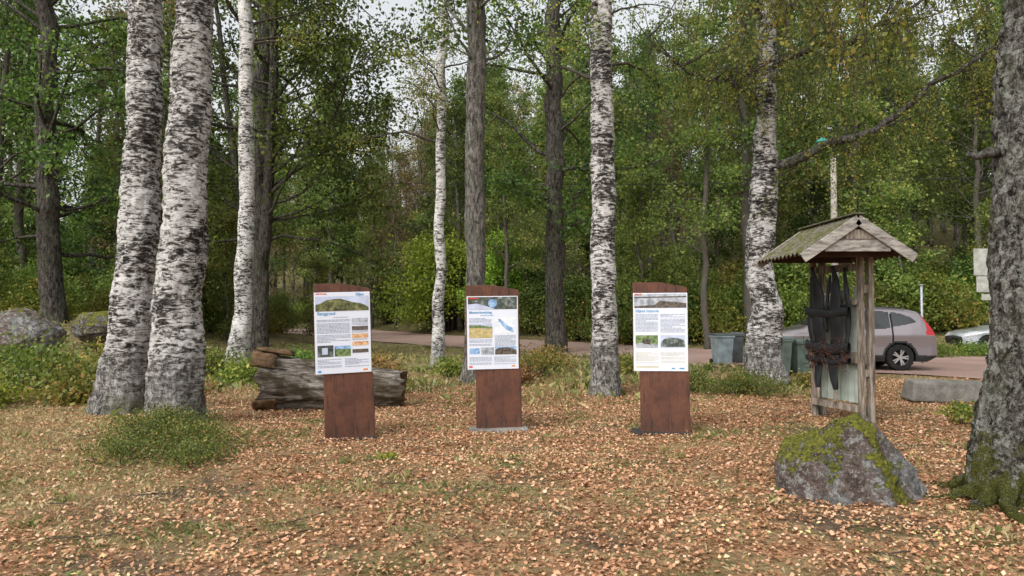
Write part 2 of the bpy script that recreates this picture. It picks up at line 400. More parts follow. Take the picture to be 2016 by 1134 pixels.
def crown(rng, wood, tp, z0, z1, nl, Lmax, el=(5, 50), nsub=8, nleaf=40, spread=.28, shape='oak', rbase=.09, curve=.05, sub=.42, az=None, mi=0, droop=0):
    C = []; K = []
    tz = np.array([p[2] for p in tp]); T = np.array(tp, float)
    for i in range(nl):
        t = (i + rng.random()) / nl; z = z0 + (z1 - z0) * t
        base = np.array([np.interp(z, tz, T[:, 0]), np.interp(z, tz, T[:, 1]), z])
        if shape == 'oak': L = Lmax * (.55 + .45 * math.sin(math.pi * min(1, t * .85 + .15))) * rng.uniform(.6, 1.1)
        else: L = Lmax * (1 - .8 * t) * rng.uniform(.6, 1.1)
        a = rng.random() * 2 * math.pi if az is None else rng.uniform(*az)
        e = math.radians(rng.uniform(*el) + 25 * t)
        P = limb_path(rng, base, (math.cos(a) * math.cos(e), math.sin(a) * math.cos(e), math.sin(e)), L, 7, .16, (0, 0, curve - droop))
        r0 = rbase * (L / Lmax) * (1 - .5 * t)
        wood.tube(P, [r0 * (1 - .88 * q / 7) + .004 for q in range(8)], 5, mi, cap=False)
        for j in range(nsub):
            q = rng.uniform(.28, 1.0); p = interp_path(P, q)
            dd = P[-1] - P[0]; dd /= np.linalg.norm(dd); dd = dd + rng.normal(0, .7, 3); dd[2] = dd[2] * .6 - droop
            Ls = L * sub * rng.uniform(.5, 1.1) * (1.15 - .5 * q)
            Q = limb_path(rng, p, dd, Ls, 4, .25, (0, 0, -.03 - droop))
            wood.tube(Q, [r0 * .28 * (1 - .85 * u / 4) + .003 for u in range(5)], 3, mi, cap=False)
            kk = rng.random()
            m = int(nleaf * rng.uniform(.4, 1.4))
            ts = rng.uniform(.15, 1.05, m); QA = np.array(Q)
            ii = np.clip(ts * 4, 0, 3.999); a0 = ii.astype(int); f = (ii - a0)[:, None]
            c = QA[a0] * (1 - f) + QA[a0 + 1] * f + rng.normal(0, 1, (m, 3)) * np.array([spread, spread, spread * .6])
            C.append(c); K.append(np.full(m, kk))
    return C, K

def finish_leaves(name, C, K, size, mat, parent, rng, w=.34, link_=True):
    C = np.concatenate(C); K = np.concatenate(K)
    rnd = np.clip(.55 * K + .45 * rng.random(len(K)), 0, 1)
    me = leaf_mesh(name, C, size * rng.uniform(.65, 1.25, len(C)), rnd, mat, rng, w)
    return link(name, me, parent) if link_ else me

def trunk_path(pts, n=60, wob=.03, seed=0):
    A = np.array(pts, float); z = A[:, 2]; zz = np.linspace(z[0], z[-1], n)
    P = np.stack([np.interp(zz, z, A[:, i]) for i in range(2)] + [zz], -1); r = np.interp(zz, z, A[:, 3])
    k = max(3, n // 10); ker = np.ones(k) / k
    for i in range(2):
        pad = np.pad(P[:, i], (k // 2, k - 1 - k // 2), mode='edge'); P[:, i] = np.convolve(pad, ker, 'valid')
    pad = np.pad(r, (k // 2, k - 1 - k // 2), mode='edge'); r = np.convolve(pad, ker, 'valid')
    for i in range(n):
        P[i, 0] += wob * mnoise.noise(Vector((seed, 0, zz[i] * .9))); P[i, 1] += wob * mnoise.noise(Vector((seed + 9, 0, zz[i] * .9)))
    return P, r

def big_tree(name, base, pts, bark, n=160, rough=.14, wob=.05, flare=.25, limbs=None, seed=1, extra=None, seg=40, fine=.018):
    """base: world (x,y,z). pts are (dx,dz,r)."""
    rng = np.random.default_rng(seed)
    e = empty(name, base)
    P, r = trunk_path([(p[0], 0, p[1], p[2]) for p in pts], n, wob, seed)
    r = r * (1 + flare * np.exp(-np.maximum(P[:, 2], 0) / .28))
    mb = MB(); mb.tube(P, r, seg, 0, rough, seed * 3.1, True, fine)
    mb.obj('trunk', [bark], e, True)
    wood = MB(); C = []; K = []
    for L in (limbs or []):
        c, k = crown(rng, wood, P, **{a: b for a, b in L.items() if a not in ('size', 'mat', 'w')}); C += c; K += k
    if extra: extra(rng, wood, P, C, K)
    if wood.v: wood.obj('branches', [M_twig if 'birch' in name else bark, M_limb], e, True)
    if C: finish_leaves('leaves', C, K, limbs[0]['size'], limbs[0]['mat'], e, rng)
    return e

BIL = dict(size=.06, mat=M_birchleaf)
big_tree('birch_tree', (-4.64, 10.2, -.05), [(0, 0, .36), (.03, .8, .345), (.06, 1.6, .31), (.10, 3, .285), (.22, 6, .245), (.3, 9, .2), (.3, 15, .06)], M_birch, seed=2, n=300, seg=56,
         limbs=[dict(z0=8.2, z1=14.5, nl=16, Lmax=3.0, nsub=8, nleaf=50, spread=.22, shape='b', rbase=.05, droop=.12, **BIL)], rough=.15, fine=.03)
big_tree('birch_tree', (-6.12, 11.6, -.05), [(-.05, 0, .37), (.08, .8, .33), (.19, 1.8, .295), (.26, 3.2, .27), (.33, 6.5, .235), (.4, 10, .18), (.4, 16, .06)], M_birch, seed=3, n=300, seg=56,
         limbs=[dict(z0=8.5, z1=15.5, nl=16, Lmax=3.0, nsub=8, nleaf=50, spread=.22, shape='b', rbase=.05, droop=.12, **BIL)], rough=.15, fine=.03)
big_tree('birch_tree', (-7.85, 21.2, 0), [(0, 0, .34), (.13, 1.2, .25), (.22, 4.5, .215), (.12, 10.4, .19), (.1, 16, .07)], M_birch3, seed=4,
         limbs=[dict(z0=9, z1=15.5, nl=18, Lmax=3.0, nsub=8, nleaf=50, spread=.25, shape='b', rbase=.05, droop=.12, size=.07, mat=M_birchleaf)])
big_tree('birch_tree', (-2.07, 20.6, 0), [(0, 0, .19), (.05, 2, .15), (.06, 5, .135), (.12, 10.4, .12), (.1, 15, .05)], M_birch3, seed=5, wob=.09,
         limbs=[dict(z0=6, z1=14.5, nl=22, Lmax=2.6, nsub=7, nleaf=45, spread=.25, shape='b', rbase=.04, droop=.1, size=.07, mat=M_birchleaf)])
big_tree('birch_tree', (1.75, 14.0, 0), [(.02, 0, .29), (0, 1, .235), (-.02, 4, .225), (-.06, 7.5, .19), (-.1, 14, .06)], M_birch2, seed=6, wob=.05, n=240, fine=.022,
         limbs=[dict(z0=5.8, z1=13.5, nl=22, Lmax=3.3, nsub=8, nleaf=45, spread=.2, shape='b', rbase=.05, droop=.16, **BIL)])

def strands(rng, wood, path, n, Lr, C, K, q0=.15, nl=30, sp=.05):
    for _ in range(n):
        p = interp_path(path, rng.uniform(q0, 1)) + rng.normal(0, .12, 3); L = rng.uniform(*Lr)
        Q = limb_path(rng, p, (rng.normal(0, .5), rng.normal(0, .5), -.25), L, 7, .14, (0, 0, -.28))
        wood.tube(Q, [.008 - .0008 * i for i in range(8)], 3, 0, cap=False)
        QA = np.array(Q); m = int(nl * L * rng.uniform(.5, 1.3)); ii = np.clip(rng.uniform(.1, 1, m) * 7, 0, 6.999); a0 = ii.astype(int); f = (ii - a0)[:, None]
        C.append(QA[a0] * (1 - f) + QA[a0 + 1] * f + rng.normal(0, sp, (m, 3))); K.append(np.full(m, rng.random()))

def birchF_extra(rng, wood, P, C, K):
    def limb(pts, r, ns, Lr, nl=30):
        pts = [np.array(p, float) for p in pts]; dense = []; wg = np.zeros(3)
        for i in range(len(pts) - 1):
            for t in np.linspace(0, 1, 7)[:-1]: wg = wg * .7 + rng.normal(0, .035, 3); dense.append(pts[i] * (1 - t) + pts[i + 1] * t + wg)
        dense.append(pts[-1]); wood.tube(dense, np.linspace(r, r * .2, len(dense)), 10, 1, .35, 1.0)
        strands(rng, wood, dense, ns, Lr, C, K, nl=nl)
        for _ in range(12):
            q = rng.uniform(.2, 1); p = interp_path(dense, q)
            S_ = limb_path(rng, p, (rng.normal(.5, .6), rng.normal(-.2, .6), rng.normal(.35, .4)), rng.uniform(.8, 2), 5, .2)
            wood.tube(S_, [.025, .02, .016, .012, .009, .006], 4, 0, cap=False); strands(rng, wood, S_, 7, (.5, 1.7), C, K, nl=nl)
    limb([(.15, 0, 4.75), (1.0, -.3, 5.0), (2.2, -.6, 5.5), (3.2, -1.0, 6.3), (4.3, -1.3, 6.9), (5.4, -1.6, 8.1)], .12, 70, (.6, 2.2))
    limb([(.15, 0, 7.0), (1.0, -.6, 7.4), (1.6, -.9, 7.3), (2.6, -1.2, 7.9), (3.8, -1.4, 8.6)], .08, 55, (.8, 2.6))
    limb([(-.1, 0, 6.4), (-.9, -.5, 6.7), (-1.9, -1.0, 6.6), (-2.9, -1.6, 7.2)], .06, 38, (.5, 1.8))
    limb([(.1, 0, 7.9), (.8, -.9, 8.6), (1.8, -2.0, 9.3), (3.0, -3.0, 9.4), (4.6, -3.6, 9.2)], .08, 85, (1.2, 4.2))
    limb([(0, 0, 8.2), (-.6, -1.2, 8.8), (-1.5, -2.4, 9.0), (-2.3, -3.4, 8.6)], .08, 40, (.8, 2.4))
big_tree('birch_tree', (5.63, 16.5, 0), [(.02, 0, .44), (0, .6, .35), (-.03, 1.5, .31), (-.05, 3, .29), (.03, 4.4, .30), (.05, 5.2, .24), (.15, 8.5, .2), (.2, 12, .13), (.2, 16, .05)], M_birch2, seed=7, wob=.14, rough=.26, n=240, fine=.03,
         limbs=[dict(z0=8.5, z1=15.5, nl=18, Lmax=3.6, nsub=8, nleaf=50, spread=.25, shape='b', rbase=.06, droop=.14, **BIL)], extra=birchF_extra)

def moss_bark():
    g = G('mossy_bark'); v = g.coord('Object')
    f = g.noise(g.coord('Object', (10, 10, 6)), 1.7, 9, .8, .8); m = g.noise(v, 7, 7, .72); fine = g.noise(v, 80, 5, .8); f5 = g.noise(v, 13, 7, .8); f7 = g.noise(g.coord('Object', (2, 2, 1), (4, 1, 2)), 2.2, 4, .6)
    c = g.ramp(f, [(.42, (.018, .015, .012)), (.48, (.10, .09, .078)), (.54, (.24, .23, .20)), (.61, (.52, .51, .47))])
    c = g.mix(g.ramp(f5, [(.53, 0.0), (.57, .85)]), c, (.46, .48, .42))
    c = g.mix(g.ramp(f7, [(.5, 0.0), (.62, .4)]), c, (.10, .10, .05))
    sp = g.n('ShaderNodeSeparateXYZ'); g.L(v, sp.inputs[0])
    mz = g.math('SUBTRACT', g.math('MULTIPLY', m, 1.6), g.math('MULTIPLY', sp.outputs['Z'], .55))
    mm = g.ramp(mz, [(.54, 0.0), (.66, .92)])
    moss = g.ramp(fine, [(.35, (.026, .03, .008)), (.5, (.09, .10, .017)), (.68, (.24, .24, .04))])
    c = g.mix(mm, c, moss); c = g.mix(.75, c, g.ramp(fine, [(.36, .35), (.56, 1.0)]), 'MULTIPLY')
    g.color(c); g.rough(.95, .1); g.bump(g.math('ADD', f, g.math('ADD', g.math('MULTIPLY', f5, .6), g.math('MULTIPLY', fine, .4))), 1.0, .08); return g.mat
M_mossy = moss_bark()
def birchG_extra(rng, wood, P, C, K):
    P0 = [np.array(p, float) for p in [(-.02, 0, 2.98), (-.12, -.05, 2.98), (-.22, -.05, 2.94), (-.31, -.07, 2.96)]]; wood.tube(P0, [.055, .04, .028, .018], 8, 1, .5)
    pts = [np.array(p, float) for p in [(0, 0, 4.6), (-.5, .4, 5.0), (-1.2, 1.0, 5.2), (-2.0, 1.8, 5.3)]]
    wood.tube(pts, [.07, .05, .035, .02], 6, 0); strands(rng, wood, pts, 34, (.4, 1.6), C, K, .2, 24)
    pts = [np.array(p, float) for p in [(0, 0, 4.9), (-.3, 1.2, 5.6), (-.8, 2.4, 6.0), (-1.0, 3.6, 6.1)]]
    wood.tube(pts, [.07, .05, .035, .02], 6, 0); strands(rng, wood, pts, 44, (.5, 2.3), C, K, .2, 24)
eG = big_tree('birch_tree', (4.17, 6.3, -.03), [(-.02, 0, .20), (0, .3, .185), (.03, .8, .175), (.10, 2, .17), (.14, 3, .16), (.24, 4.3, .15), (.4, 8, .1), (.4, 12, .04)], M_mossy, n=400, seed=8, flare=.5, rough=.26, seg=72, fine=.03,
         limbs=[dict(z0=5.5, z1=11.5, nl=14, Lmax=2.6, nsub=8, nleaf=40, spread=.2, shape='b', rbase=.04, droop=.14, **BIL)], extra=birchG_extra)
mb = MB(); rr_ = np.random.default_rng(88)
for pts, r in [([(-.1, 0, .30), (-.3, -.03, .08), (-.52, .03, .02), (-.85, .12, -.04)], .10), ([(-.08, -.1, .28), (-.2, -.35, .07), (-.32, -.7, .0), (-.40, -1.05, -.05)], .10), ([(.05, -.1, .3), (.1, -.4, .08), (.2, -.75, -.04)], .12), ([(-.05, .1, .3), (-.2, .4, .06), (-.3, .8, -.05)], .09), ([(-.12, -.05, .20), (-.32, -.18, .03), (-.5, -.3, -.02), (-.62, -.35, -.05)], .07)]:
    D_ = []; A = [np.array(p) for p in pts]; wig = np.zeros(3)
    for t in np.linspace(0, 1, 30): wig = wig * .8 + rr_.normal(0, .011, 3); D_.append(interp_path(A, t) + wig)
    mb.tube(D_, [r * (1 - .7 * t) for t in np.linspace(0, 1, 30)], 18, 0, .6, r * 50, True, .02)
mb.obj('roots', [M_mossy], eG, True)

# oaks
big_tree('oak_tree', (-.82, 16.3, 0), [(-.05, 0, .25), (.0, .8, .22), (0, 4, .215), (.03, 8.4, .2), (.1, 15, .08)], M_oakgrey, seed=9, wob=.05,
         limbs=[dict(z0=6.6, z1=14, nl=20, Lmax=3.5, nsub=8, nleaf=36, spread=.25, rbase=.06, size=.11, mat=M_oakleaf)])
big_tree('oak_tree', (1.63, 28.2, 0), [(0, 0, .42), (0, 1.2, .36), (.02, 6, .34), (-.03, 12, .30), (0, 19, .1)], M_oak, seed=10, wob=.12,
         limbs=[dict(z0=4.2, z1=18, nl=36, Lmax=5.2, nsub=9, nleaf=44, spread=.30, rbase=.10, el=(-8, 40), size=.15, mat=M_oakleaf)])
def pair_extra(rng, wood, P, C, K):
    T = limb_path(rng, (.1, -.05, 3.0), (.14, 0, 1), 12, 14, .03, (.002, 0, .02)); wood.tube(T, np.linspace(.2, .1, 15), 12, 0, .1)
    T = [np.array(p) for p in T]
    c, k = crown(rng, wood, T, 4.5, 14, 22, 5.5, el=(-12, 35), nsub=9, nleaf=50, spread=.30, rbase=.08); C += c; K += k
    c, k = crown(rng, wood, T, 3.6, 10, 12, 7.0, el=(-12, 25), nsub=12, nleaf=56, spread=.32, rbase=.08, az=(-.7, .5)); C += c; K += k
    T = limb_path(rng, (-.1, .1, 2.2), (-.16, 0, 1), 12, 14, .03, (0, 0, .02)); wood.tube(T, np.linspace(.15, .06, 15), 10, 0, .1)
big_tree('oak_tree', (-8.55, 25, 0), [(0, 0, .34), (0, 1, .29), (.0, 5, .26), (.15, 12, .24), (.2, 19, .1)], M_oak, seed=11, wob=.12,
         limbs=[dict(z0=4.0, z1=18, nl=32, Lmax=5.2, nsub=9, nleaf=46, spread=.30, rbase=.1, el=(-10, 40), size=.145, mat=M_oakleaf)], extra=pair_extra)
big_tree('oak_tree', (-14.9, 24, 1.2), [(0, 0, .40), (-.05, 1, .34), (-.25, 4, .32), (-.33, 6, .29), (-.35, 10, .26), (-.3, 17, .1)], M_oak, seed=12, wob=.15,
         limbs=[dict(z0=2.2, z1=16, nl=38, Lmax=5.4, nsub=9, nleaf=46, spread=.30, rbase=.1, el=(-12, 40), size=.145, mat=M_oakleaf)])

# ------------------------------------------------------------------ background forest
def forest_tree(seed, h, rt, z0f, nl, Lm, nsub, nleaf, spread, size, mat, shape='oak', droop=0, el=(0, 45), bark=M_bgbark, w=.36):
    rng = np.random.default_rng(seed); wood = MB()
    tp, r = trunk_path([(0, 0, -.5, rt * 1.2), (rng.normal(0, .1), 0, h * .3, rt), (rng.normal(0, .3), rng.normal(0, .3), h, rt * .2)], 16, .25, seed)
    wood.tube(tp, r, 8, 0, .08, seed)
    C, K = crown(rng, wood, tp, h * z0f, h * .99, nl, Lm, el, nsub, nleaf, spread, shape, rt * .35, droop=droop)
    return wood.mesh('forest_tree_wood', [bark], True), finish_leaves('forest_tree_leaves', C, K, size, mat, None, rng, w, False)

M_fl1 = leafmat('forest_leaves_dark', [(0, (.02, .042, .009)), (.4, (.055, .10, .019)), (.75, (.12, .185, .037)), (1, (.24, .30, .06))], .42)
M_fl2 = leafmat('forest_leaves_light', [(0, (.05, .08, .018)), (.5, (.14, .195, .042)), (.88, (.27, .31, .07)), (1, (.46, .36, .08))], .45)
variants = [
    forest_tree(101, 17, .2, .18, 30, 4.2, 9, 40, .32, .19, M_fl1),
    forest_tree(102, 20, .22, .25, 30, 4.6, 9, 38, .34, .20, M_fl1),
    forest_tree(103, 15, .13, .25, 34, 2.8, 7, 34, .3, .15, M_fl2, 'b', .08),
    forest_tree(104, 19, .15, .35, 30, 3.0, 8, 34, .32, .16, M_fl2, 'b', .1),
    forest_tree(105, 9, .08, .08, 26, 2.5, 8, 38, .28, .16, M_fl1, 'oak'),
    forest_tree(106, 7, .06, .05, 24, 2.0, 8, 36, .25, .14, M_fl2, 'oak'),
    forest_tree(107, 16, .12, .15, 44, 2.6, 9, 12, .32, .13, M_brownleaf, 'oak', 0, (10, 50)),
    forest_tree(108, 21, .17, .2, 38, 3.8, 9, 32, .38, .20, M_fl2, 'oak', 0, (5, 50)),
]
def bush_mesh(seed, r, h, nc, per, size, mat, spread=.22):
    rng = np.random.default_rng(seed); wood = MB(); C = []; K = []
    for i in range(nc):
        a = rng.random() * 2 * math.pi; q = math.sqrt(rng.random()); z = h * (.12 + .88 * rng.random() ** .8)
        rr = r * q * math.sqrt(max(.08, 1 - (z / h) ** 2.2)) * rng.uniform(.75, 1.2); c = np.array([rr * math.cos(a), rr * math.sin(a), z * rng.uniform(.8, 1.12)])
        if i % 2 == 0:
            st = np.array([c[0] * .15, c[1] * .15, -.1]); mid = (st + c) / 2 + np.array([0, 0, .12 * h])
            wood.tube([st, mid, c], [.02 * h / 2 + .004, .012 * h / 2 + .003, .004], 4, 0, cap=False)
        m = int(per * rng.uniform(.5, 1.5)); C.append(c + rng.normal(0, 1, (m, 3)) * np.array([spread, spread, spread * .6]) * r); K.append(np.full(m, rng.random()))
    return wood.mesh('bush_stems', [M_twig], True), finish_leaves('bush_leaves', C, K, size, mat, None, rng, .38, False)
bushes = [bush_mesh(201, 1.6, 2.6, 90, 70, .13, M_fl1), bush_mesh(202, 1.5, 1.8, 80, 70, .12, M_bushleaf), bush_mesh(203, 1.2, 1.0, 60, 60, .10, M_bushleaf), bush_mesh(204, 1.7, 3.0, 90, 60, .13, M_fl2), bush_mesh(205, 1.3, 1.5, 70, 50, .11, M_mixleaf)]

forest = empty('background_forest')
def inst(pair, x, y, s, parent, rz=None, dz=0):
    z = float(H(x, y)) + dz; rz = random.random() * 6.28 if rz is None else rz
    sz = s * random.uniform(.9, 1.12)
    for nm, m in zip(('wood', 'foliage'), pair):
        o = link(nm, m, parent); o.location = (x, y, z); o.scale = (s, s, sz); o.rotation_euler = (0, 0, rz)
def carzone(x, y): return 11 < x < 26 and 18 < y < 32.5

placed = []
cnt = 0
while cnt < 215:
    y = 30 + 75 * random.random() ** 1.25; x = random.uniform(-.85, .85) * y + random.uniform(-4, 4)
    ry = float(roadY(x))
    sl_ = 1.0 if x > 3 else 1.9
    if y < ry + 4 * sl_ or carzone(x, y): continue
    if any((x - a) ** 2 + (y - b) ** 2 < 7 for a, b in placed): continue
    placed.append((x, y)); cnt += 1
    near = (y - ry) < 14
    u = random.random()
    right = x > .25 * y
    if near: v = 0 if u < .12 else 1 if u < .18 else 2 if u < .40 else 4 if u < .65 else 5 if u < .90 else 7
    else: v = 0 if u < .2 else 1 if u < .3 else 2 if u < .55 else 3 if u < .72 else 6 if u < .80 else 7
    if -.33 * y < x < -.08 * y: v = random.choice([2, 3, 6, 6, 7, 6, 5])
    if right and u < .55: v = random.choice([0, 1, 4, 2])
    inst(variants[v], x, y, random.uniform(.75, 1.1), forest)
for i in range(36):
    y = random.uniform(58, 112); x = random.uniform(-.36, .02) * y
    if y < float(roadY(x)) + 7: y = float(roadY(x)) + random.uniform(8, 14)
    inst(variants[random.choice([6, 3, 7, 6, 2, 0])], x, y, random.uniform(.8, 1.15), forest)
for (x, y, v, s) in [(-19, 27, 0, .8), (-22, 33, 1, .9), (-16.5, 31, 2, .9), (-13, 33, 4, .9), (-18, 38, 7, .9), (-24, 42, 0, 1), (-12.3, 37, 2, 1), (-28, 36, 3, 1), (-21, 47, 3, 1), (-15, 43, 7, .9),
                     (-26, 52, 1, 1), (-19.5, 53, 0, 1), (-31, 46, 7, 1), (-11.5, 30, 5, .7), (-17.5, 24.5, 5, .6), (-20, 22, 4, .5), (-9.5, 35.5, 5, .6)]:
    inst(variants[v], x, y, s, forest)
for i in range(50):
    y = random.uniform(32, 66); x = random.uniform(-.80, -.38) * y
    if abs(y - float(roadY(x))) < 8: continue
    inst(variants[random.choice([4, 4, 5, 5, 0, 6])], x, y, random.uniform(.7, 1.1), forest)
# undergrowth
under = empty('forest_undergrowth')
cnt = 0
while cnt < 200:
    y = random.uniform(25, 75); x = random.uniform(-.8, .8) * y
    ry = float(roadY(x)); s1 = 1.0 if x > 3 else 1.8
    if abs(y - ry) < 5.6 * s1 or carzone(x, y): continue
    if y < ry and x > -12: continue
    if y > ry + 30: continue
    cnt += 1
    b_ = random.choice([0, 3, 1, 4, 2, 4] if y > ry else [1, 0, 3, 4]); inst(bushes[b_], x, y, random.uniform(.6, 1.25) if y > ry else random.uniform(.6, 1.0), under)
for i in range(52):
    x = random.uniform(3, 36); y = float(roadY(x)) + random.uniform(7.2, 9.5)
    if carzone(x, y): y = 33 + random.random() * 2
    inst(bushes[random.choice([0, 3, 1, 4])], x, y, random.uniform(.8, 1.4), under)

hz = empty('hazel_bush', (-4.3, 50.5, float(H(-4.3, 50.5))))
w_, l_ = bush_mesh(301, 4.4, 6.9, 150, 110, .2, M_hazel, .14)
link('stems', w_, hz); link('leaves', l_, hz)
hz = empty('hazel_bush', (-.6, 47, float(H(-.6, 47))))
w_, l_ = bush_mesh(302, 2.6, 5.4, 90, 90, .2, M_hazel, .15)
link('stems', w_, hz); link('leaves', l_, hz)

# foreground plants
def plant(name, x, y, r, h, nc, per, size, mat, seed, sp=.2):
    e = empty(name, (x, y, float(H(x, y)) - .02)); w_, l_ = bush_mesh(seed, r, h, nc, per, size, mat, sp); link('stems', w_, e); link('leaves', l_, e)
plant('bilberry_shrub', -4.3, 9.10, .80, .34, 120, 46, .028, M_bilberry, 401, .12)
plant('bilberry_shrub', -3.7, 8.5, .70, .28, 90, 40, .027, M_bilberry, 402, .12)
plant('bilberry_shrub', -3.35, 7.8, .55, .20, 70, 34, .026, M_bilberry, 403, .14)
plant('bilberry_shrub', -4.2, 8.0, .60, .20, 70, 34, .026, M_bilberry, 404, .14)
for i, (x, y, r, h) in enumerate([(-9.2, 14.5, 1.2, .85), (-8.0, 13.6, .8, .6), (-10.6, 15.6, 1.2, .8), (-9.3, 17.2, 1.1, .7), (-7.6, 15.6, .8, .5), (-8.9, 12.4, .7, .4), (-7.2, 17.8, .9, .6), (-6.0, 16.5, .6, .4), (-5.4, 19.5, .8, .5), (-7.4, 12.6, .5, .35), (-10.2, 13.2, .8, .5)]):
    plant('leafy_shrub', x, y, r, h, 60, 20, .085, [M_bushleaf, M_mixleaf][i % 2] if i != 5 else M_hazel, 410 + i, .24)
for i, (x, y, r, h) in enumerate([(-3.1, 17.5, .6, .55), (.6, 17.8, .8, .6), (1.0, 19.8, .7, .6), (-4.4, 20.5, .7, .6), (.1, 15.8, .5, .35), (2.9, 18.5, .6, .5), (-6.3, 14.2, .5, .4), (-1.6, 18.2, .5, .4), (-.4, 19.2, .6, .5)]):
    plant('fern_clump', x, y, r, h, 50, 18, .07, M_fern if i % 2 == 0 else M_mixleaf, 430 + i, .25)
plant('heather_shrub', 4.5, 14.3, .9, .36, 110, 50, .035, M_bilberry, 441, .15)
plant('heather_shrub', 3.6, 14.9, .7, .34, 80, 50, .035, M_bilberry, 442, .15)
plant('seedling', -1.35, 8.1, .14, .09, 10, 8, .045, M_hazel, 444)
plant('seedling', 6.2, 10.2, .35, .3, 30, 20, .05, M_mixleaf, 445)
plant('seedling', 6.3, 15.5, .4, .35, 30, 20, .07, M_mixleaf, 446)
plant('seedling', 3.95, 5.1, .16, .15, 20, 14, .04, M_mixleaf, 447)
for i, (x, y, r, h) in enumerate([(14.4, 25.6, .9, .42), (16.2, 26.0, 1.0, .35), (18, 26.4, 1, .4), (20, 26.6, 1.1, .5)]):
    plant('roadside_weeds', x, y, r, h, 60, 40, .07, M_bushleaf, 450 + i)

# ------------------------------------------------------------------ rocks
def rock_mat(name, moss=.5, ridge=True):
    g = G(name); v = g.coord('Object'); a = g.noise(v, 2.6, 7, .65); f = g.noise(v, 34, 7, .8); m = g.noise(v, 5.5, 8, .78); sp = g.noise(v, 130, 4, .8); f2 = g.noise(v, 9, 8, .8)
    c = g.ramp(a, [(.38, (.10, .07, .058)), (.48, (.16, .12, .105)), (.54, (.145, .14, .135)), (.62, (.26, .26, .255))])
    c = g.mix(g.ramp(f2, [(.53, 0.0), (.58, .75)]), c, (.36, .37, .36))
    c = g.mix(g.ramp(f2, [(.41, .85), (.46, 0.0)]), c, (.04, .036, .032))
    c = g.mix(g.ramp(f, [(.56, 0.0), (.61, .7)]), c, (.46, .47, .45))
    c = g.mix(.8, c, g.ramp(sp, [(.38, .35), (.56, 1.1)]), 'MULTIPLY')
    geo = g.n('ShaderNodeNewGeometry'); s = g.n('ShaderNodeSeparateXYZ'); g.L(geo.outputs['Normal'], s.inputs[0])
    so = g.n('ShaderNodeSeparateXYZ'); g.L(v, so.inputs[0])
    k = g.math('ADD', g.math('MULTIPLY', s.outputs['Z'], .16), m)
    if ridge:
        line = g.math('ABSOLUTE', g.math('ADD', so.outputs['X'], g.math('ADD', g.math('MULTIPLY', so.outputs['Z'], .38), -.24)))
        k = g.math('ADD', k, g.math('MULTIPLY', g.math('MAXIMUM', g.math('SUBTRACT', .13, line), 0.0), 2.0))
        left = g.math('MAXIMUM', g.math('ADD', g.math('MULTIPLY', so.outputs['X'], -1.0), .15), 0.0)
        k = g.math('ADD', k, g.math('MULTIPLY', g.math('MULTIPLY', left, g.math('MAXIMUM', so.outputs['Z'], 0.0)), .75))
    mm = g.ramp(k, [(.74 - moss * .12, 0.0), (.77 - moss * .12, 1.0)])
    mc = g.ramp(f, [(.36, (.028, .032, .007)), (.50, (.11, .115, .018)), (.64, (.28, .26, .04))])
    c = g.mix(mm, c, mc); g.color(c); g.rough(.9, .2)
    g.bump(g.math('ADD', g.math('ADD', g.math('MULTIPLY', f, .6), f2), g.math('MULTIPLY', mm, .7)), 1.0, .04); return g.mat
import bmesh
def boulder(name, loc, prof, seed, mat):
    bm = bmesh.new(); bmesh.ops.create_icosphere(bm, subdivisions=7 if prof.get('hi') else 6, radius=1)
    for v in bm.verts:
        p = v.co.copy()
        for (nx_, ny_, nz_, dd) in prof['planes']:
            nn = Vector((nx_, ny_, nz_)).normalized(); e_ = p.dot(nn) - dd
            if e_ > 0: p -= nn * e_ * .9
        q = p * 1.4 + Vector((seed, 0, 0))
        cr = 1 - abs(mnoise.noise(p * 2.3 + Vector((seed, 4, 1)))) * 9
        p += p.normalized() * (.10 * mnoise.noise(q) + .06 * mnoise.noise(q * 3) + .028 * mnoise.noise(q * 8) + .014 * mnoise.noise(q * 20) - (.03 * cr if cr > 0 else 0))
        v.co = Vector((p.x * prof['s'][0], p.y * prof['s'][1], p.z * prof['s'][2]))
    me = bpy.data.meshes.new(name); bm.to_mesh(me); bm.free(); me.materials.append(mat)
    me.polygons.foreach_set('use_smooth', [True] * len(me.polygons)); o = link(name, me); o.location = loc; return o
M_rock = rock_mat('mossy_granite', .62)
boulder('mossy_boulder', (2.99, 6.62, .06), dict(hi=True, s=(.64, .54, .62), planes=[(-.62, -.1, .70, .80), (.72, -.1, .62, .80), (-.45, -1, .30, .72), (.65, -.75, .35, .78), (.1, 0, 1, .94), (-.1, .6, .8, .8)]), 3, M_rock)
M_rock2 = rock_mat('mossy_granite_yellow', 1.6, False)
M_rock3 = rock_mat('mossy_granite_dark', .8, False)
boulder('mossy_boulder', (-12.3, 18.6, 1.0), dict(s=(1.0, .7, .66), planes=[(0, -1, .3, .8), (.6, 0, .7, .8)]), 11, M_rock3)
boulder('mossy_boulder', (-13.9, 18.9, .95), dict(s=(.9, .8, .55), planes=[(0, 0, 1, .8)]), 17, M_rock2)
boulder('mossy_boulder', (-11.9, 21.5, 1.15), dict(s=(.8, .7, .5), planes=[(0, 0, 1, .8)]), 23, M_rock2)

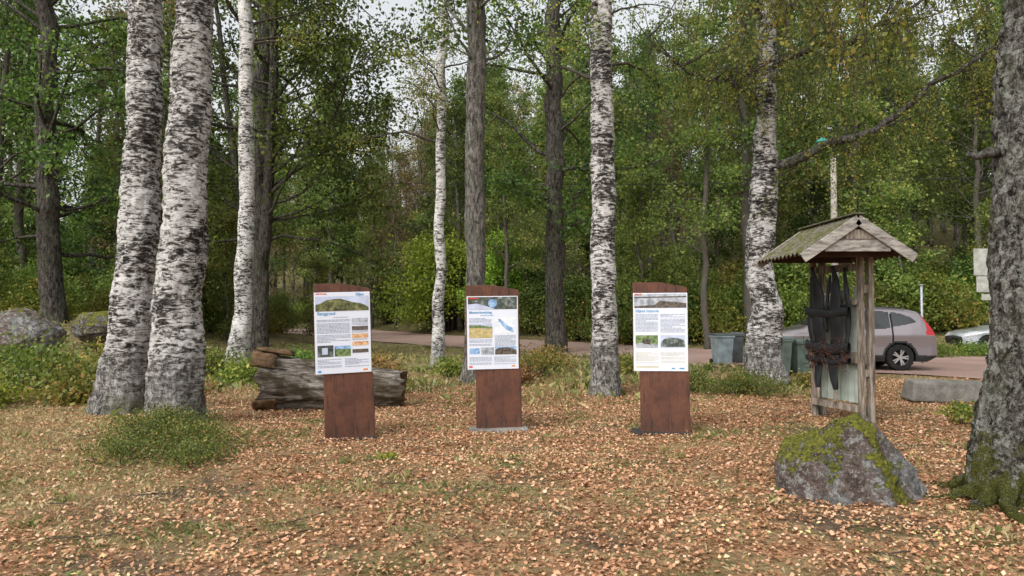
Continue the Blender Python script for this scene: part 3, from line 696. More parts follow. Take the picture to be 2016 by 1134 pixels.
# concrete block
g = G('old_concrete'); v = g.coord(); a = g.noise(v, 4, 6, .7); f = g.noise(v, 50, 4, .7)
g.color(g.mix(.5, g.ramp(a, [(.38, (.06, .058, .045)), (.62, (.28, .26, .23))]), g.ramp(f, [(.3, .08), (.7, (.30, .28, .25))]))); g.rough(.9, .2); g.bump(f, .6, .02); M_conc = g.mat
mb = MB(); mb.box((0, 0, .15), (1.65, .5, .38), 0); o = mb.obj('concrete_block', [M_conc], loc=(7.95, 13.4, 0)); o.rotation_euler = (.02, .03, -.06)
for v in o.data.vertices:
    if v.co.z > 0: v.co.x *= .93; v.co.y *= .85
bevel(o, .05, 3)

# ------------------------------------------------------------------ log
g = G('weathered_log'); v = g.coord('Object', (1.3, 8, 8)); a = g.noise(v, 2.0, 9, .74, .8); f = g.noise(g.coord(), 2.2, 5)
c = g.ramp(a, [(.39, (.028, .023, .018)), (.46, (.14, .118, .095)), (.56, (.31, .275, .235)), (.68, (.48, .44, .38))])
c = g.mix(g.ramp(f, [(.49, 0.0), (.58, .85)]), c, (.075, .058, .035)); g.color(c); g.rough(.85, .15); g.bump(a, 1.0, .06); M_log = g.mat
M_logend = simple('log_end', (.12, .075, .042), .9, .1, var=.75, scale=9)
lg = empty('fallen_log', (-3.05, 12.35, 0), .18)
mb = MB(); n = 96; V = []; NP = 90; P = np.linspace(-1.05, 1.2, NP)
for i, x in enumerate(P):
    t = i / (NP - 1); r = .46 - .17 * t + .06 * math.exp(-t * 9)
    for k_ in range(n):
        a = 2 * math.pi * k_ / n
        rr = r * (1 + .16 * mnoise.noise(Vector((x * 1.1, math.cos(a) * 1.8, math.sin(a) * 1.8))) + .07 * mnoise.noise(Vector((x * 2.2, math.cos(a) * 6, math.sin(a) * 6))) + .05 * mnoise.noise(Vector((x * 4, math.cos(a) * 14, math.sin(a) * 14))))
        xe = x + (.18 * mnoise.noise(Vector((math.cos(a) * 3, math.sin(a) * 3, 4 + t))) if i in (0, NP - 1) else 0)
        V.append((xe, math.cos(a) * rr, math.sin(a) * rr + r * .90))
F = [(i * n + k_, i * n + (k_ + 1) % n, (i + 1) * n + (k_ + 1) % n, (i + 1) * n + k_) for i in range(NP - 1) for k_ in range(n)]
mb.add(V, F, 0)
E = []
for j, (fr, dx) in enumerate([(1.0, 0), (.86, .02), (.66, .16), (.3, .26), (.02, .28)]):
    for k_ in range(n):
        p = V[k_]; E.append((p[0] + dx, p[1] * fr, (p[2] - .44) * fr + .44))
mb.add(E, [(j * n + k_, (j + 1) * n + k_, (j + 1) * n + (k_ + 1) % n, j * n + (k_ + 1) % n) for j in range(4) for k_ in range(n)], 1)
mb.add([V[(NP - 1) * n + k_] for k_ in range(n)], [tuple(range(n))], 1)
mb.obj('trunk', [M_log, M_logend], lg, True)
# curling bark flakes at the broken butt
mb = MB()
for (x0_, a0_, a1_, L_) in [(-1.12, 1.0, 1.9, .55), (-1.16, 2.0, 2.6, .35), (-1.10, .3, .8, .4), (-1.14, 3.6, 4.2, .35)]:
    V = []; na, nb = 8, 6
    for i in range(na):
        for j in range(nb):
            a = a0_ + (a1_ - a0_) * i / (na - 1); x = x0_ + L_ * j / (nb - 1); rr = .545 - .05 * j / nb + .04 * mnoise.noise(Vector((x * 5, a * 3, 1))) + (.05 * (1 - j / nb) ** 2)
            V.append((x + .05 * mnoise.noise(Vector((a * 6, j, 2))), math.cos(a) * rr, math.sin(a) * rr + .43))
    mb.add(V, [(i * nb + j, (i + 1) * nb + j, (i + 1) * nb + j + 1, i * nb + j + 1) for i in range(na - 1) for j in range(nb - 1)])
o = mb.obj('bark_flakes', [M_logend], lg, True); sm = o.modifiers.new('s', 'SOLIDIFY'); sm.thickness = .03

# ------------------------------------------------------------------ information signs
g = G('corten_steel'); v = g.coord(); a = g.noise(v, 3, 6, .65); s = g.noise(g.coord('Object', (14, 14, 1.6)), 2, 5, .65); f = g.noise(v, 60, 4, .7)
c = g.ramp(a, [(.3, (.05, .022, .015)), (.5, (.10, .040, .024)), (.7, (.155, .062, .034))])
c = g.mix(g.ramp(s, [(.53, 0.0), (.64, .85)]), c, (.035, .02, .017)); c = g.mix(.4, c, g.ramp(f, [(.3, .6), (.65, 1.1)]), 'MULTIPLY')
g.color(c); g.rough(.7, .35); g.bump(f, .25, .005); M_rust = g.mat
M_white = simple('poster_white', (.64, .67, .75), .35, .4, var=.02)
M_ink = simple('ink_grey', (.26, .30, .38), .5, .3, var=.2)
M_ink2 = simple('ink_yellowish', (.54, .52, .39), .5, .3, var=.1)
M_blue = simple('ink_blue', (.06, .27, .50), .5, .3, var=.05)
M_red = simple('ink_red', (.60, .06, .03), .5, .3, var=.1)
M_orange = simple('ink_orange', (.65, .22, .04), .5, .3, var=.1)
M_sky = simple('print_sky', (.45, .50, .64), .4, .4, var=.2, scale=5)
def pic(name, stops, scale=20):
    g = G(name); f = g.noise(g.coord(), scale, 6, .65); g.color(g.ramp(f, stops)); g.rough(.4, .4); return g.mat
M_phill = pic('print_hill', [(.35, (.03, .03, .02)), (.5, (.10, .11, .04)), (.65, (.25, .24, .10))])
M_pforest = pic('print_forest', [(.35, (.015, .02, .02)), (.55, (.08, .10, .08)), (.68, (.3, .32, .34))], 14)
M_pdark = pic('print_dark_rock', [(.35, (.02, .02, .02)), (.65, (.16, .13, .10))], 30)
M_pgrey = pic('print_grey', [(.35, (.15, .17, .2)), (.65, (.5, .52, .56))], 12)
M_por = pic('print_orange_rock', [(.4, (.45, .18, .06)), (.6, (.7, .5, .3))], 40)
M_psand = pic('print_field', [(.4, (.35, .28, .12)), (.6, (.55, .45, .22))], 20)
M_pwater = pic('print_water', [(.4, (.10, .22, .42)), (.6, (.35, .5, .7))], 15)
M_pgreen = pic('print_green', [(.4, (.05, .10, .03)), (.6, (.22, .28, .12))], 30)
M_map = pic('print_map', [(.46, (.58, .64, .70)), (.54, (.70, .72, .75))], 12)
M_base = simple('base_plate', (.03, .028, .026), .8, .3)

def info_sign(loc, yaw, roll, W, poster, content, stepw, concrete=False):
    e = empty('information_sign', loc, yaw); e.rotation_euler = (0, roll, yaw)
    lw = .29 * W / .7; ur = lw; ul = -lw - stepw
    out = [(-lw, 0), (lw + .02, .0), (lw + .015, .80), (ur, .83), (ur, 1.86), (ur - .02, 1.885), (ur - .26, 1.93), (ur - .34, 1.95), (ul + .01, 1.95), (ul, 1.94), (ul, .93), (ul + .012, .89), (-lw - .01, .83), (-lw, .80)]
    t = .028; mb = MB(); n = len(out)
    V = [(u, -t, z) for u, z in out] + [(u, t, z) for u, z in out]
    F = [tuple(range(n)), tuple(range(n, 2 * n))[::-1]] + [(i, i + n, (i + 1) % n + n, (i + 1) % n) for i in range(n)]
    mb.add(V, F); o = mb.obj('steel_slab', [M_rust], e); bevel(o, .004, 1)
    mb = MB()
    if concrete: mb.box((0, 0, .0), (.78, .36, .07)); o = mb.obj('concrete_foot', [M_conc], e); bevel(o, .02)
    else: mb.box((-.05, .05, .01), (.74, .34, .03)); o = mb.obj('base_plate', [M_base], e); bevel(o, .004, 1)
    x0, x1, zb, zt = poster
    mb = MB(); mb.box(((x0 + x1) / 2, -t - .006, (zb + zt) / 2), (x1 - x0, .012, zt - zb)); o = mb.obj('poster_panel', [M_white], e); bevel(o, .003, 1)
    w = x1 - x0; h = zt - zb; yb = -t - .0125
    mats = []; mb = MB()
    def rect(a, b, c_, d, mat, lv=1):
        if mat not in mats: mats.append(mat)
        X0, X1, Z0, Z1 = x0 + a * w, x0 + c_ * w, zt - d * h, zt - b * h; yy = yb - .0015 * lv
        mb.add([(X0, yy, Z0), (X1, yy, Z0), (X1, yy, Z1), (X0, yy, Z1)], [(0, 1, 2, 3)], mats.index(mat))
    def polyf(pts, mat, lv=2):
        if mat not in mats: mats.append(mat)
        mb.add([(x0 + a * w, yb - .0015 * lv, zt - b * h) for a, b in pts], [tuple(range(len(pts)))[::-1]], mats.index(mat))
    def lines(a, b, c_, d, mat=M_ink, step=.0165, fill=.48):
        z = b
        while z < d:
            end = c_ if random.random() > .2 else a + (c_ - a) * random.uniform(.4, .9); p = a
            while p < end - .01:
                q = min(end, p + random.uniform(.02, .07)); rect(p, z, q, z + step * fill, mat); p = q + .009
            z += step
            if random.random() < .12: z += step * .7
    def text(s, a, b, size, mat, al='LEFT'):
        cu = bpy.data.curves.new('lettering', 'FONT'); cu.body = s; cu.size = size; cu.align_x = al; cu.offset = .0006; cu.materials.append(mat)
        o = bpy.data.objects.new('lettering', cu); COL.objects.link(o); o.parent = e
        o.location = (x0 + a * w, yb - .004, zt - b * h); o.rotation_euler = (math.pi / 2, 0, 0)
    content(rect, polyf, lines, text)
    mb.obj('printing', mats, e)
    return e

def c1(rect, polyf, lines, text):
    rect(.03, .01, .09, .024, M_red); rect(.10, .008, .155, .024, M_orange); rect(.16, .012, .22, .024, M_red)
    rect(.02, .05, .975, .23, M_sky)
    polyf([(.02, .23), (.02, .15), (.12, .13), (.22, .095), (.34, .085), (.46, .08), (.56, .10), (.68, .125), (.82, .14), (.93, .17), (.975, .20), (.975, .23)], M_phill)
    text('Siljan', .74, .043, .05, M_blue); text('Berggrund', .05, .275, .052, M_blue)
    lines(.32, .305, .60, .315); lines(.04, .335, .63, .62)
    rect(.66, .325, .95, .375, M_pgrey); lines(.66, .385, .95, .41); rect(.66, .425, .95, .475, M_pdark); lines(.66, .48, .95, .50); rect(.66, .52, .95, .575, M_por)
    lines(.66, .585, .95, .60); rect(.66, .615, .95, .665, M_por); rect(.66, .71, .95, .755, M_pdark)
    rect(.04, .65, .32, .79, M_pforest); rect(.34, .66, .63, .79, M_pgreen); rect(.34, .66, .63, .70, M_pwater, 2); rect(.12, .68, .22, .76, M_sky, 2)
    lines(.04, .82, .46, .93); lines(.52, .82, .95, .93); rect(.04, .955, .10, .98, M_blue); rect(.85, .955, .93, .975, M_orange)
def c2(rect, polyf, lines, text):
    rect(.02, .01, .98, .18, M_pforest)
    polyf([(.50 + .085 * math.cos(a), .10 + .06 * math.sin(a)) for a in np.linspace(0, 6.28, 24)[:-1]], M_pwater); polyf([(.02, .18), (.02, .11), (.2, .10), (.36, .13), (.55, .18)], M_sky)
    rect(.03, .02, .22, .035, M_red, 3)
    text('Meteoritnedslag', .04, .235, .047, M_blue); lines(.26, .26, .52, .275, M_blue)
    lines(.04, .30, .48, .35); rect(.04, .37, .49, .57, M_sky); polyf([(.04, .57), (.04, .41), (.2, .42), (.35, .45), (.49, .43), (.49, .57)], M_psand); polyf([(.04, .43), (.04, .39), (.25, .395), (.49, .42), (.49, .44), (.3, .435)], M_pgreen, 3)
    rect(.54, .29, .96, .52, M_map)
    polyf([(.60, .32), (.64, .31), (.72, .36), (.80, .41), (.88, .43), (.92, .50), (.86, .49), (.76, .46), (.68, .40)], M_pwater)
    lines(.54, .54, .95, .68); lines(.04, .59, .48, .68)
    rect(.04, .71, .24, .79, M_pwater); rect(.26, .70, .52, .80, M_pgrey); rect(.54, .69, .96, .80, M_pwater); polyf([(.54, .80), (.54, .73), (.65, .705), (.8, .70), (.96, .74), (.96, .80)], M_pdark)
    lines(.04, .83, .48, .93); lines(.52, .83, .95, .93); rect(.03, .95, .10, .975, M_red); rect(.86, .95, .93, .97, M_orange)
def c3(rect, polyf, lines, text):
    rect(.02, .01, .98, .19, M_pgrey); polyf([(.02, .12), (.3, .085), (.98, .13), (.98, .19), (.02, .19)], M_pdark); polyf([(.02, .05), (.98, .04), (.98, .055), (.02, .065)], M_pdark); polyf([(.02, .12), (.3, .085), (.5, .10), (.4, .15), (.02, .17)], M_pgrey, 3)
    rect(.03, .008, .10, .022, M_red, 4); rect(.11, .006, .16, .022, M_orange, 4)
    text('Siljans historia', .04, .245, .052, M_blue)
    lines(.04, .27, .46, .50); lines(.50, .27, .95, .50)
    rect(.04, .54, .45, .70, M_pgreen); polyf([(.04, .70), (.04, .65), (.2, .63), (.45, .66), (.45, .70)], M_pgrey); polyf([(.15, .62), (.22, .58), (.32, .60), (.32, .66), (.18, .65)], M_pdark, 3)
    rect(.50, .54, .95, .70, M_sky); polyf([(.5, .69), (.5, .64), (.56, .59), (.65, .57), (.8, .575), (.92, .60), (.95, .66), (.95, .69)], M_pforest)
    lines(.04, .76, .46, .90, M_ink2); lines(.5, .76, .95, .90, M_ink2); rect(.04, .93, .46, .955, M_ink2); rect(.7, .955, .76, .97, M_blue); rect(.84, .955, .93, .97, M_blue)

info_sign((-2.03, 9.3, float(H(-2.05, 9.3)) + .0), math.radians(20), math.radians(-1.8), .72, (-.395, .29, .83, 1.84), c1, .10)
info_sign((-.18, 10.0, float(H(-.18, 10.0)) + .03), math.radians(7), math.radians(-.8), .72, (-.41, .28, .82, 1.80), c2, .12, True)
info_sign((1.97, 9.6, float(H(1.98, 9.6)) + .01), math.radians(-8), math.radians(-.3), .74, (-.385, .305, .80, 1.81), c3, .085)

# ------------------------------------------------------------------ roofed display shelter
g = G('weathered_wood'); v = g.coord('Object', (10, 10, 1.5)); a = g.noise(v, 2.5, 7, .65)
c = g.ramp(a, [(.35, (.08, .065, .05)), (.5, (.21, .175, .14)), (.65, (.36, .315, .26))]); g.color(c); g.rough(.85, .2); g.bump(a, .5, .01); M_wood = g.mat
g = G('weathered_wood_horizontal'); v = g.coord('Object', (3, 3, 12)); a = g.noise(v, 2.5, 7, .65)
g.color(g.ramp(a, [(.35, (.13, .115, .10)), (.5, (.29, .265, .24)), (.65, (.45, .42, .37))])); g.rough(.85, .2); g.bump(a, .4, .01); M_wood2 = g.mat
g = G('mossy_roofing'); v = g.coord('Object'); a = g.noise(v, 6, 7, .7); f = g.noise(v, 40, 6, .8)
g.color(g.mix(g.ramp(a, [(.44, 0.0), (.56, 1.0)]), g.ramp(f, [(.36, (.07, .06, .045)), (.6, (.22, .20, .165))]), g.ramp(f, [(.36, (.04, .045, .012)), (.6, (.14, .14, .05))]))); g.rough(.95, .1); g.bump(f, .8, .02); M_roof = g.mat
M_dark = simple('dark_underroof', (.07, .04, .032), .9, .1)
M_black = simple('black_leather', (.014, .015, .018), .55, .35, var=.3)
M_pale = simple('pale_green_board', (.36, .41, .36), .8, .2, var=.2)
M_rustwire = simple('rusty_wire', (.07, .032, .022), .8, .2, var=.4)
K = empty('roofed_display_stand', (4.44, 10.3, 0), 0.0)
yf, yb_ = -.85, .95
pk, ev = 2.80, 2.33; hwid = .69
mb = MB()
for sgn in (-1, 1):
    nu, nv = 60, 8; V = []
    for i in range(nu + 1):
        y = yf + .02 + (yb_ - yf - .04) * i / nu; cr = .018 * math.sin(i * 2 * math.pi / 5)
        for j in range(nv + 1):
            t = j / nv; V.append((sgn * hwid * t * 1.03, y, pk + .03 - (pk - ev) * t * 1.03 + cr))
    F = [(i * (nv + 1) + j, (i + 1) * (nv + 1) + j, (i + 1) * (nv + 1) + j + 1, i * (nv + 1) + j + 1) for i in range(nu) for j in range(nv)]
    mb.add(V, F, 0); mb.add([(x, y, z - .02) for x, y, z in V], F, 1)
mb.obj('roof_sheets', [M_roof, M_dark], K, True)
mb = MB()
for y in (yf, yb_):
    for sgn in (-1, 1):
        mb.beam((sgn * -.01, y, pk - .03), (sgn * (hwid + .03), y, ev - .055), .028, .13, 0)
o = mb.obj('barge_boards', [M_wood2], K); bevel(o, .004, 1)
mb = MB(); mb.beam((0, yf - .02, pk + .05), (0, yb_ + .02, pk + .05), .14, .02); mb.obj('ridge_cap', [M_roof], K)
mb = MB()
for y in (yf + .30, yb_ - .3):
    mb.box((0, y, ev + .03), (1.15, .05, .10)); mb.box((0, y + .03, ev + .14), (.80, .03, .11)); mb.box((0, y + .03, ev + .26), (.45, .03, .10))
for sgn in (-1, 1):
    mb.beam((sgn * .55, yf + .05, ev + .06), (sgn * .55, yb_ - .05, ev + .06), .05, .07)
mb.beam((0, yf + .04, pk - .1), (0, yb_ - .04, pk - .1), .05, .1)
mb.obj('tie_beams', [M_dark], K)
mb = MB()
mb.box((.0, yf + .03, ev + .11), (.84, .02, .15)); mb.obj('gable_boards', [M_wood2], K)
mb = MB(); mb.box((.0, yf + .033, ev + .255), (.46, .02, .12)); mb.obj('gable_top', [M_wood], K)
FR = empty('display_frame', (.25, .28, 0), math.radians(15), K)
y1, y2 = -.50, .48
mb = MB()
for y in (y1, y2):
    for x, w in ((-.075, .06), (.075, .08)):
        mb.box((x, y, 1.19), (w, .09, 2.40))
    mb.box((.0, y, .75), (.085, .05, .10)); mb.box((.0, y, 1.9), (.085, .05, .12))
o = mb.obj('posts', [M_wood], FR); bevel(o, .006, 1)
mb = MB()
for y in (y1 + .07, y2 + .06): mb.box((.0, y, .12), (.07, .06, .34))
mb.obj('green_feet', [simple('green_paint', (.07, .12, .09), .7)], FR)
mb = MB(); mb.beam((-.12, y1, .27), (-.12, y2, .27), .05, .09); mb.beam((-.05, y1 - .02, .95), (-.05, y2, .98), .1, .14); mb.beam((-.1, y1, 1.72), (-.1, y2, 1.72), .05, .07); mb.beam((-.07, y1, 2.2), (-.07, y2, 2.2), .06, .1)
mb.obj('rails', [M_wood], FR)
mb = MB()
for i, (y, z0, z1) in enumerate([(-.36, .33, 1.95), (-.23, .33, 1.78), (-.08, .33, 1.9), (.06, .33, 1.8), (.20, .33, 1.92), (.34, .33, 1.85)]):
    mb.box((.0, y, (z0 + z1) / 2), (.03, .115, z1 - z0), 0)
mb.obj('pale_boards', [M_pale], FR)
def strap(pts, ws, x, mi=0, th=.025):
    V = []; PA = np.array(pts, float); m = len(pts); tt = np.linspace(0, m - 1, m * 5)
    for q in tt:
        y = np.interp(q, range(m), PA[:, 0]); z = np.interp(q, range(m), PA[:, 1]); w = np.interp(q, range(m), ws)
        y += .012 * math.sin(z * 9 + x * 30); xo = x + .018 * math.sin(z * 7 + y * 5)
        for a in np.linspace(0, 2 * math.pi, 13)[:-1]:
            V.append((xo + th * math.sin(a) * (1 + .3 * math.sin(z * 14)), y + w / 2 * math.cos(a), z))
    n = 12; L_ = len(tt)
    F = [(i * n + k_, i * n + (k_ + 1) % n, (i + 1) * n + (k_ + 1) % n, (i + 1) * n + k_) for i in range(L_ - 1) for k_ in range(n)]
    F += [tuple(range(n))[::-1], tuple((L_ - 1) * n + q for q in range(n))]
    mb.add(V, F, mi)
mb = MB()
strap([(-.10, 2.24), (-.14, 2.05), (-.17, 1.8), (-.17, 1.5), (-.13, 1.2), (-.12, .9), (-.12, .62), (-.12, .50)], [.06, .13, .21, .26, .24, .22, .15, .08], -.20)
strap([(.32, 2.24), (.28, 2.05), (.22, 1.8), (.20, 1.5), (.20, 1.2), (.22, .9), (.24, .62), (.24, .50)], [.06, .12, .20, .24, .22, .20, .13, .07], -.19)
strap([(-.30, 2.2), (-.36, 1.9), (-.38, 1.6), (-.35, 1.3), (-.30, 1.05)], [.05, .07, .09, .09, .05], -.17)
strap([(.36, 2.1), (.41, 1.8), (.41, 1.5), (.38, 1.2), (.36, 1.0)], [.06, .10, .12, .11, .06], -.17)
strap([(-.02, 2.1), (.04, 1.85), (.05, 1.6), (.05, 1.3)], [.04, .05, .06, .05], -.18)
for z0, hh_, x_ in ((1.60, .13, -.185), (1.10, .16, -.19), (.92, .09, -.185)):
    V = []
    for q in np.linspace(-.45, .45, 24):
        sag = -.04 * math.cos(q * 3.4) + .01 * math.sin(q * 15)
        for a in np.linspace(0, 2 * math.pi, 9)[:-1]: V.append((x_ - .035 + .03 * math.sin(a), q, z0 + sag + hh_ / 2 * math.cos(a)))
    mb.add(V, [(i * 8 + k_, i * 8 + (k_ + 1) % 8, (i + 1) * 8 + (k_ + 1) % 8, (i + 1) * 8 + k_) for i in range(23) for k_ in range(8)])
mb.obj('black_harness', [M_black], FR, True)
mb = MB(); strap([(-.12, .54), (-.11, .34)], [.08, .06], -.20, 0, .018); strap([(.24, .54), (.24, .36)], [.075, .055], -.19, 0, .018); mb.obj('wooden_tips', [M_wood], FR)
mb = MB(); mb.box((-.14, .04, 1.76), (.06, .26, .20)); o = mb.obj('pale_block', [M_wood2], FR); bevel(o, .02)
rng = np.random.default_rng(5); mb = MB()
for i in range(28):
    p = np.array([-.27 + rng.normal(0, .02), rng.uniform(-.42, .42), rng.uniform(.92, 1.12)]); Q = limb_path(rng, p, rng.normal(0, 1, 3) * np.array([.25, 1, .3]), rng.uniform(.3, .7), 14, .4, (0, 0, -.02))
    Q = [np.array([min(max(q[0], -.31), -.25), min(max(q[1], -.48), .48), min(max(q[2], .78), 1.22)]) for q in Q]; mb.tube(Q, [.005] * 15, 4, 0, cap=False)
mb.obj('rusty_wires', [M_rustwire], FR, True)

# ------------------------------------------------------------------ cars
M_glass = G('car_glass'); M_glass.color((.015, .018, .02)); M_glass.rough(.05, .8); M_glass = M_glass.mat
M_tyre = simple('tyre', (.018, .018, .018), .85, .2)
M_plastic = simple('black_plastic', (.025, .025, .027), .6, .3)
M_alloy = simple('alloy', (.55, .56, .58), .3, .5, .8, var=.05)
M_redl = simple('red_lamp', (.45, .015, .02), .15, .6, var=.05)
M_headl = simple('headlamp', (.6, .62, .65), .1, .7, .3, var=.05)
M_seam = simple('door_seam', (.01, .01, .01), .8, .1)
M_plate = simple('number_plate', (.7, .7, .7), .5)
def paint(name, c):
    g = G(name); f = g.noise(g.coord(), 400, 2); g.color(g.ramp(f, [(.3, tuple(x * .92 for x in c)), (.7, tuple(min(1, x * 1.08) for x in c))])); g.rough(.28, .5, .45); g.bsdf.inputs['Coat Weight'].default_value = .9; g.bsdf.inputs['Coat Roughness'].default_value = .04; return g.mat
def inpoly(x, y, P):
    r = False; j = len(P) - 1
    for i in range(len(P)):
        if (P[i][1] > y) != (P[j][1] > y) and x < (P[j][0] - P[i][0]) * (y - P[i][1]) / (P[j][1] - P[i][1]) + P[i][0]: r = not r
        j = i
    return r
def car(name, loc, yaw, L, W, sil, belt, wins, ws_rng, rw_rng, seams, wheels, wr, pm, tail, head, clad, tumble=.42):
    e = empty(name, loc, yaw)
    S = np.arange(0, L + .001, .02); sx_, sz_ = zip(*sil); bx_, bz_ = zip(*belt)
    V = []
    ker = np.ones(5) / 5; zt_all = np.interp(S, sx_, sz_); zt_all = np.convolve(np.pad(zt_all, 2, mode='edge'), ker, 'valid')
    for s_, zt in zip(S, zt_all):
        hw_ = W / 2 * np.interp(s_, [0, .06, .2, .5, .9, L - .7, L - .2, L - .05, L], [.66, .80, .90, .97, 1, 1, .95, .88, .80])
        zb0 = np.interp(s_, [0, .3, L - .3, L], [.34, .22, .24, .38]); zb = min(np.interp(s_, bx_, bz_), zt - .05)
        zb = max(zb, zb0 + .08); zm = min(.62, zb - .03); lo = min(zb0 + .12, zm - .01)
        ye = hw_ * .965 - tumble * max(0, zt - zb - .06); k_ = min(1, (zt - zb) / .3)
        sh = min(zb - .06, .93) if zb > .75 else zb - .02
        ctl = [(0, zb0), (hw_ * .94, zb0), (hw_ * .985, lo), (hw_ * .975, zm), (hw_ * 1.0 if zb > .8 else hw_ * .98, max(sh, zm + .01)), (hw_ * .955, zb), (ye, zt - .03 - .05 * k_), (ye - .10, zt - .01), (0, zt + .025)]
        row = []
        segs8 = [3, 6, 10, 6, 4, 24, 4, 12]
        ids = [0, 1, 2, 3, 3, 4, 5, 6]
        for i, m in enumerate(segs8):
            for j in range(m):
                t = j / m; row.append((ctl[i][0] * (1 - t) + ctl[i + 1][0] * t, ctl[i][1] * (1 - t) + ctl[i + 1][1] * t, ids[i]))
        row.append((ctl[-1][0], ctl[-1][1], 6)); V.append(row)
    n = len(V[0]); mb = MB(); mats = [pm, M_glass, M_plastic, M_seam, M_redl, M_headl]
    for side in (1, -1):
        VV = [(s_ , side * p[0], p[1]) for s_, row in zip(S, V) for p in row]; F = []; MI = []
        for i in range(len(S) - 1):
            for j in range(n - 1):
                s_ = S[i] + .01; p = V[i][j]; q = V[i][j + 1]; p2 = V[i + 1][j]; y = (p[0] + q[0]) / 2; z = (p[1] + q[1] + p2[1] + V[i + 1][j + 1][1]) / 4; seg = p[2]
                if seg <= 4 and y > .5 and any((s_ - c_) ** 2 + (z - wr) ** 2 < (wr + .045) ** 2 for c_ in wheels): continue
                m = 0
                if seg >= 5:
                    if ws_rng[0] < s_ < ws_rng[1] and (seg == 6): m = 1
                    if rw_rng[0] < s_ < rw_rng[1] and (seg == 6): m = 1
                if seg == 4 and any(inpoly(s_, z, P) for P in wins): m = 1
                if m == 0 and 1 < seg <= 4 and any(abs(s_ - c_) < .011 for c_ in seams) and z < 1.5 and z > .42: m = 3
                if clad and seg <= 4 and (z < .40 or any((s_ - c_) ** 2 + (z - wr) ** 2 < (wr + .10) ** 2 for c_ in wheels)) and y > .3: m = 2
                if m == 0 and inpoly(s_, z, tail) and y > W / 2 * .55: m = 4
                if m == 0 and inpoly(s_, z, head) and y > W / 2 * .35: m = 5
                if s_ < .05 and z < .72 and y < W / 2 * .7: m = 2
                f = (i * n + j, (i + 1) * n + j, (i + 1) * n + j + 1, i * n + j + 1); F.append(f if side == 1 else f[::-1]); MI.append(m)
        o0 = len(mb.v); mb.v.extend([tuple(map(float, p)) for p in VV])
        for f, m in zip(F, MI): mb.f.append(tuple(q + o0 for q in f)); mb.m.append(m)
        mb.f.append(tuple(o0 + q for q in range(n))); mb.m.append(2); mb.f.append(tuple(o0 + (len(S) - 1) * n + q for q in range(n))); mb.m.append(0)
    mb.obj('body', mats, e, True)
    mb = MB()
    for c_ in wheels: mb.box((c_, 0, wr + .08), (wr * 2 + .06, W - .34, wr * 1.5), 0)
    mb.box((L / 2, 0, .36), (L - 1, W - .5, .2)); mb.obj('underbody', [M_seam], e)
    for c_ in wheels:
        for side in (1, -1):
            mb = MB(); yc = side * (W / 2 - .11)
            mb.lathe([(-.10, wr * .6), (-.105, wr * .93), (-.07, wr), (.07, wr), (.105, wr * .93), (.10, wr * .68), (.085, wr * .66)], (c_, yc, wr), 36, 0)
            mb.lathe([(side * .09, wr * .68), (side * .095, wr * .64), (side * .04, wr * .60)], (c_, yc, wr), 36, 1)
            mb.lathe([(side * .035, wr * .66), (side * .035, .001)], (c_, yc, wr), 36, 2)
            mb.lathe([(side * .09, .001), (side * .09, wr * .15), (side * .05, wr * .18)], (c_, yc, wr), 16, 1)
            for k_ in range(10):
                a = 2 * math.pi * (k_ // 2) / 5 + (.17 if k_ % 2 else -.17)
                mb.beam((c_ + wr * .12 * math.cos(a), yc + side * .07, wr + wr * .12 * math.sin(a)), (c_ + wr * .65 * math.cos(a), yc + side * .075, wr + wr * .65 * math.sin(a)), .035, .035, 1, up=(0, 1, 0))
            mb.obj('wheel', [M_tyre, M_alloy, M_seam], e, False)
    mb = MB()
    mirror_s = ws_rng[0] + .32; bz = float(np.interp(mirror_s, bx_, bz_))
    for side in (1, -1):
        mb.box((mirror_s, side * (W / 2 + .06), bz + .06), (.12, .18, .13))
        for q in seams[1:]: mb.box((q - .12, side * (W / 2 - .012), bz - .10), (.17, .03, .025))
    o = mb.obj('mirrors_and_handles', [pm], e); bevel(o, .02, 2)
    return e
M_suv = paint('grey_brown_paint', (.27, .24, .255)); M_silver = paint('silver_paint', (.46, .50, .53))
suv = car('parked_car', (6.78, 20.75, .03), math.radians(-7), 4.53, 1.82,
    [(0, .60), (.03, .78), (.1, .90), (.3, .99), (.7, 1.06), (1.05, 1.11), (1.2, 1.16), (1.6, 1.42), (1.95, 1.59), (2.3, 1.655), (2.8, 1.68), (3.4, 1.66), (3.9, 1.60), (4.08, 1.55), (4.25, 1.36), (4.38, 1.12), (4.47, .95), (4.51, .82), (4.53, .6)],
    [(0, .80), (.6, .96), (1.2, 1.02), (3.4, 1.08), (4.1, 1.14), (4.53, .95)],
    [[(1.42, 1.07), (1.62, 1.22), (1.98, 1.47), (2.2, 1.54), (2.44, 1.565), (2.44, 1.07)], [(2.52, 1.07), (2.52, 1.57), (3.0, 1.57), (3.32, 1.545), (3.32, 1.12), (3.1, 1.09)], [(3.38, 1.15), (3.38, 1.54), (3.62, 1.50), (3.86, 1.40), (4.0, 1.28), (3.7, 1.2)]],
    (1.22, 1.93), (4.10, 4.36), [1.38, 2.48, 3.36], (.90, 3.54), .345, M_suv,
    [(4.10, 1.46), (4.22, 1.24), (4.22, 1.05), (4.14, .96), (4.53, .90), (4.53, 1.48), (4.22, 1.48)], [(0, .70), (.0, .86), (.22, .94), (.55, .98), (.5, .86), (.2, .72)], True)
mb = MB(); mb.beam((2.0, .60, 1.70), (3.8, .58, 1.66), .03, .03); mb.beam((2.0, -.60, 1.70), (3.8, -.58, 1.66), .03, .03); mb.obj('roof_rails', [M_plastic], suv)
mb = MB(); mb.box((4.55, 0, .95), (.02, .5, .12)); mb.obj('number_plate', [M_plate], suv)
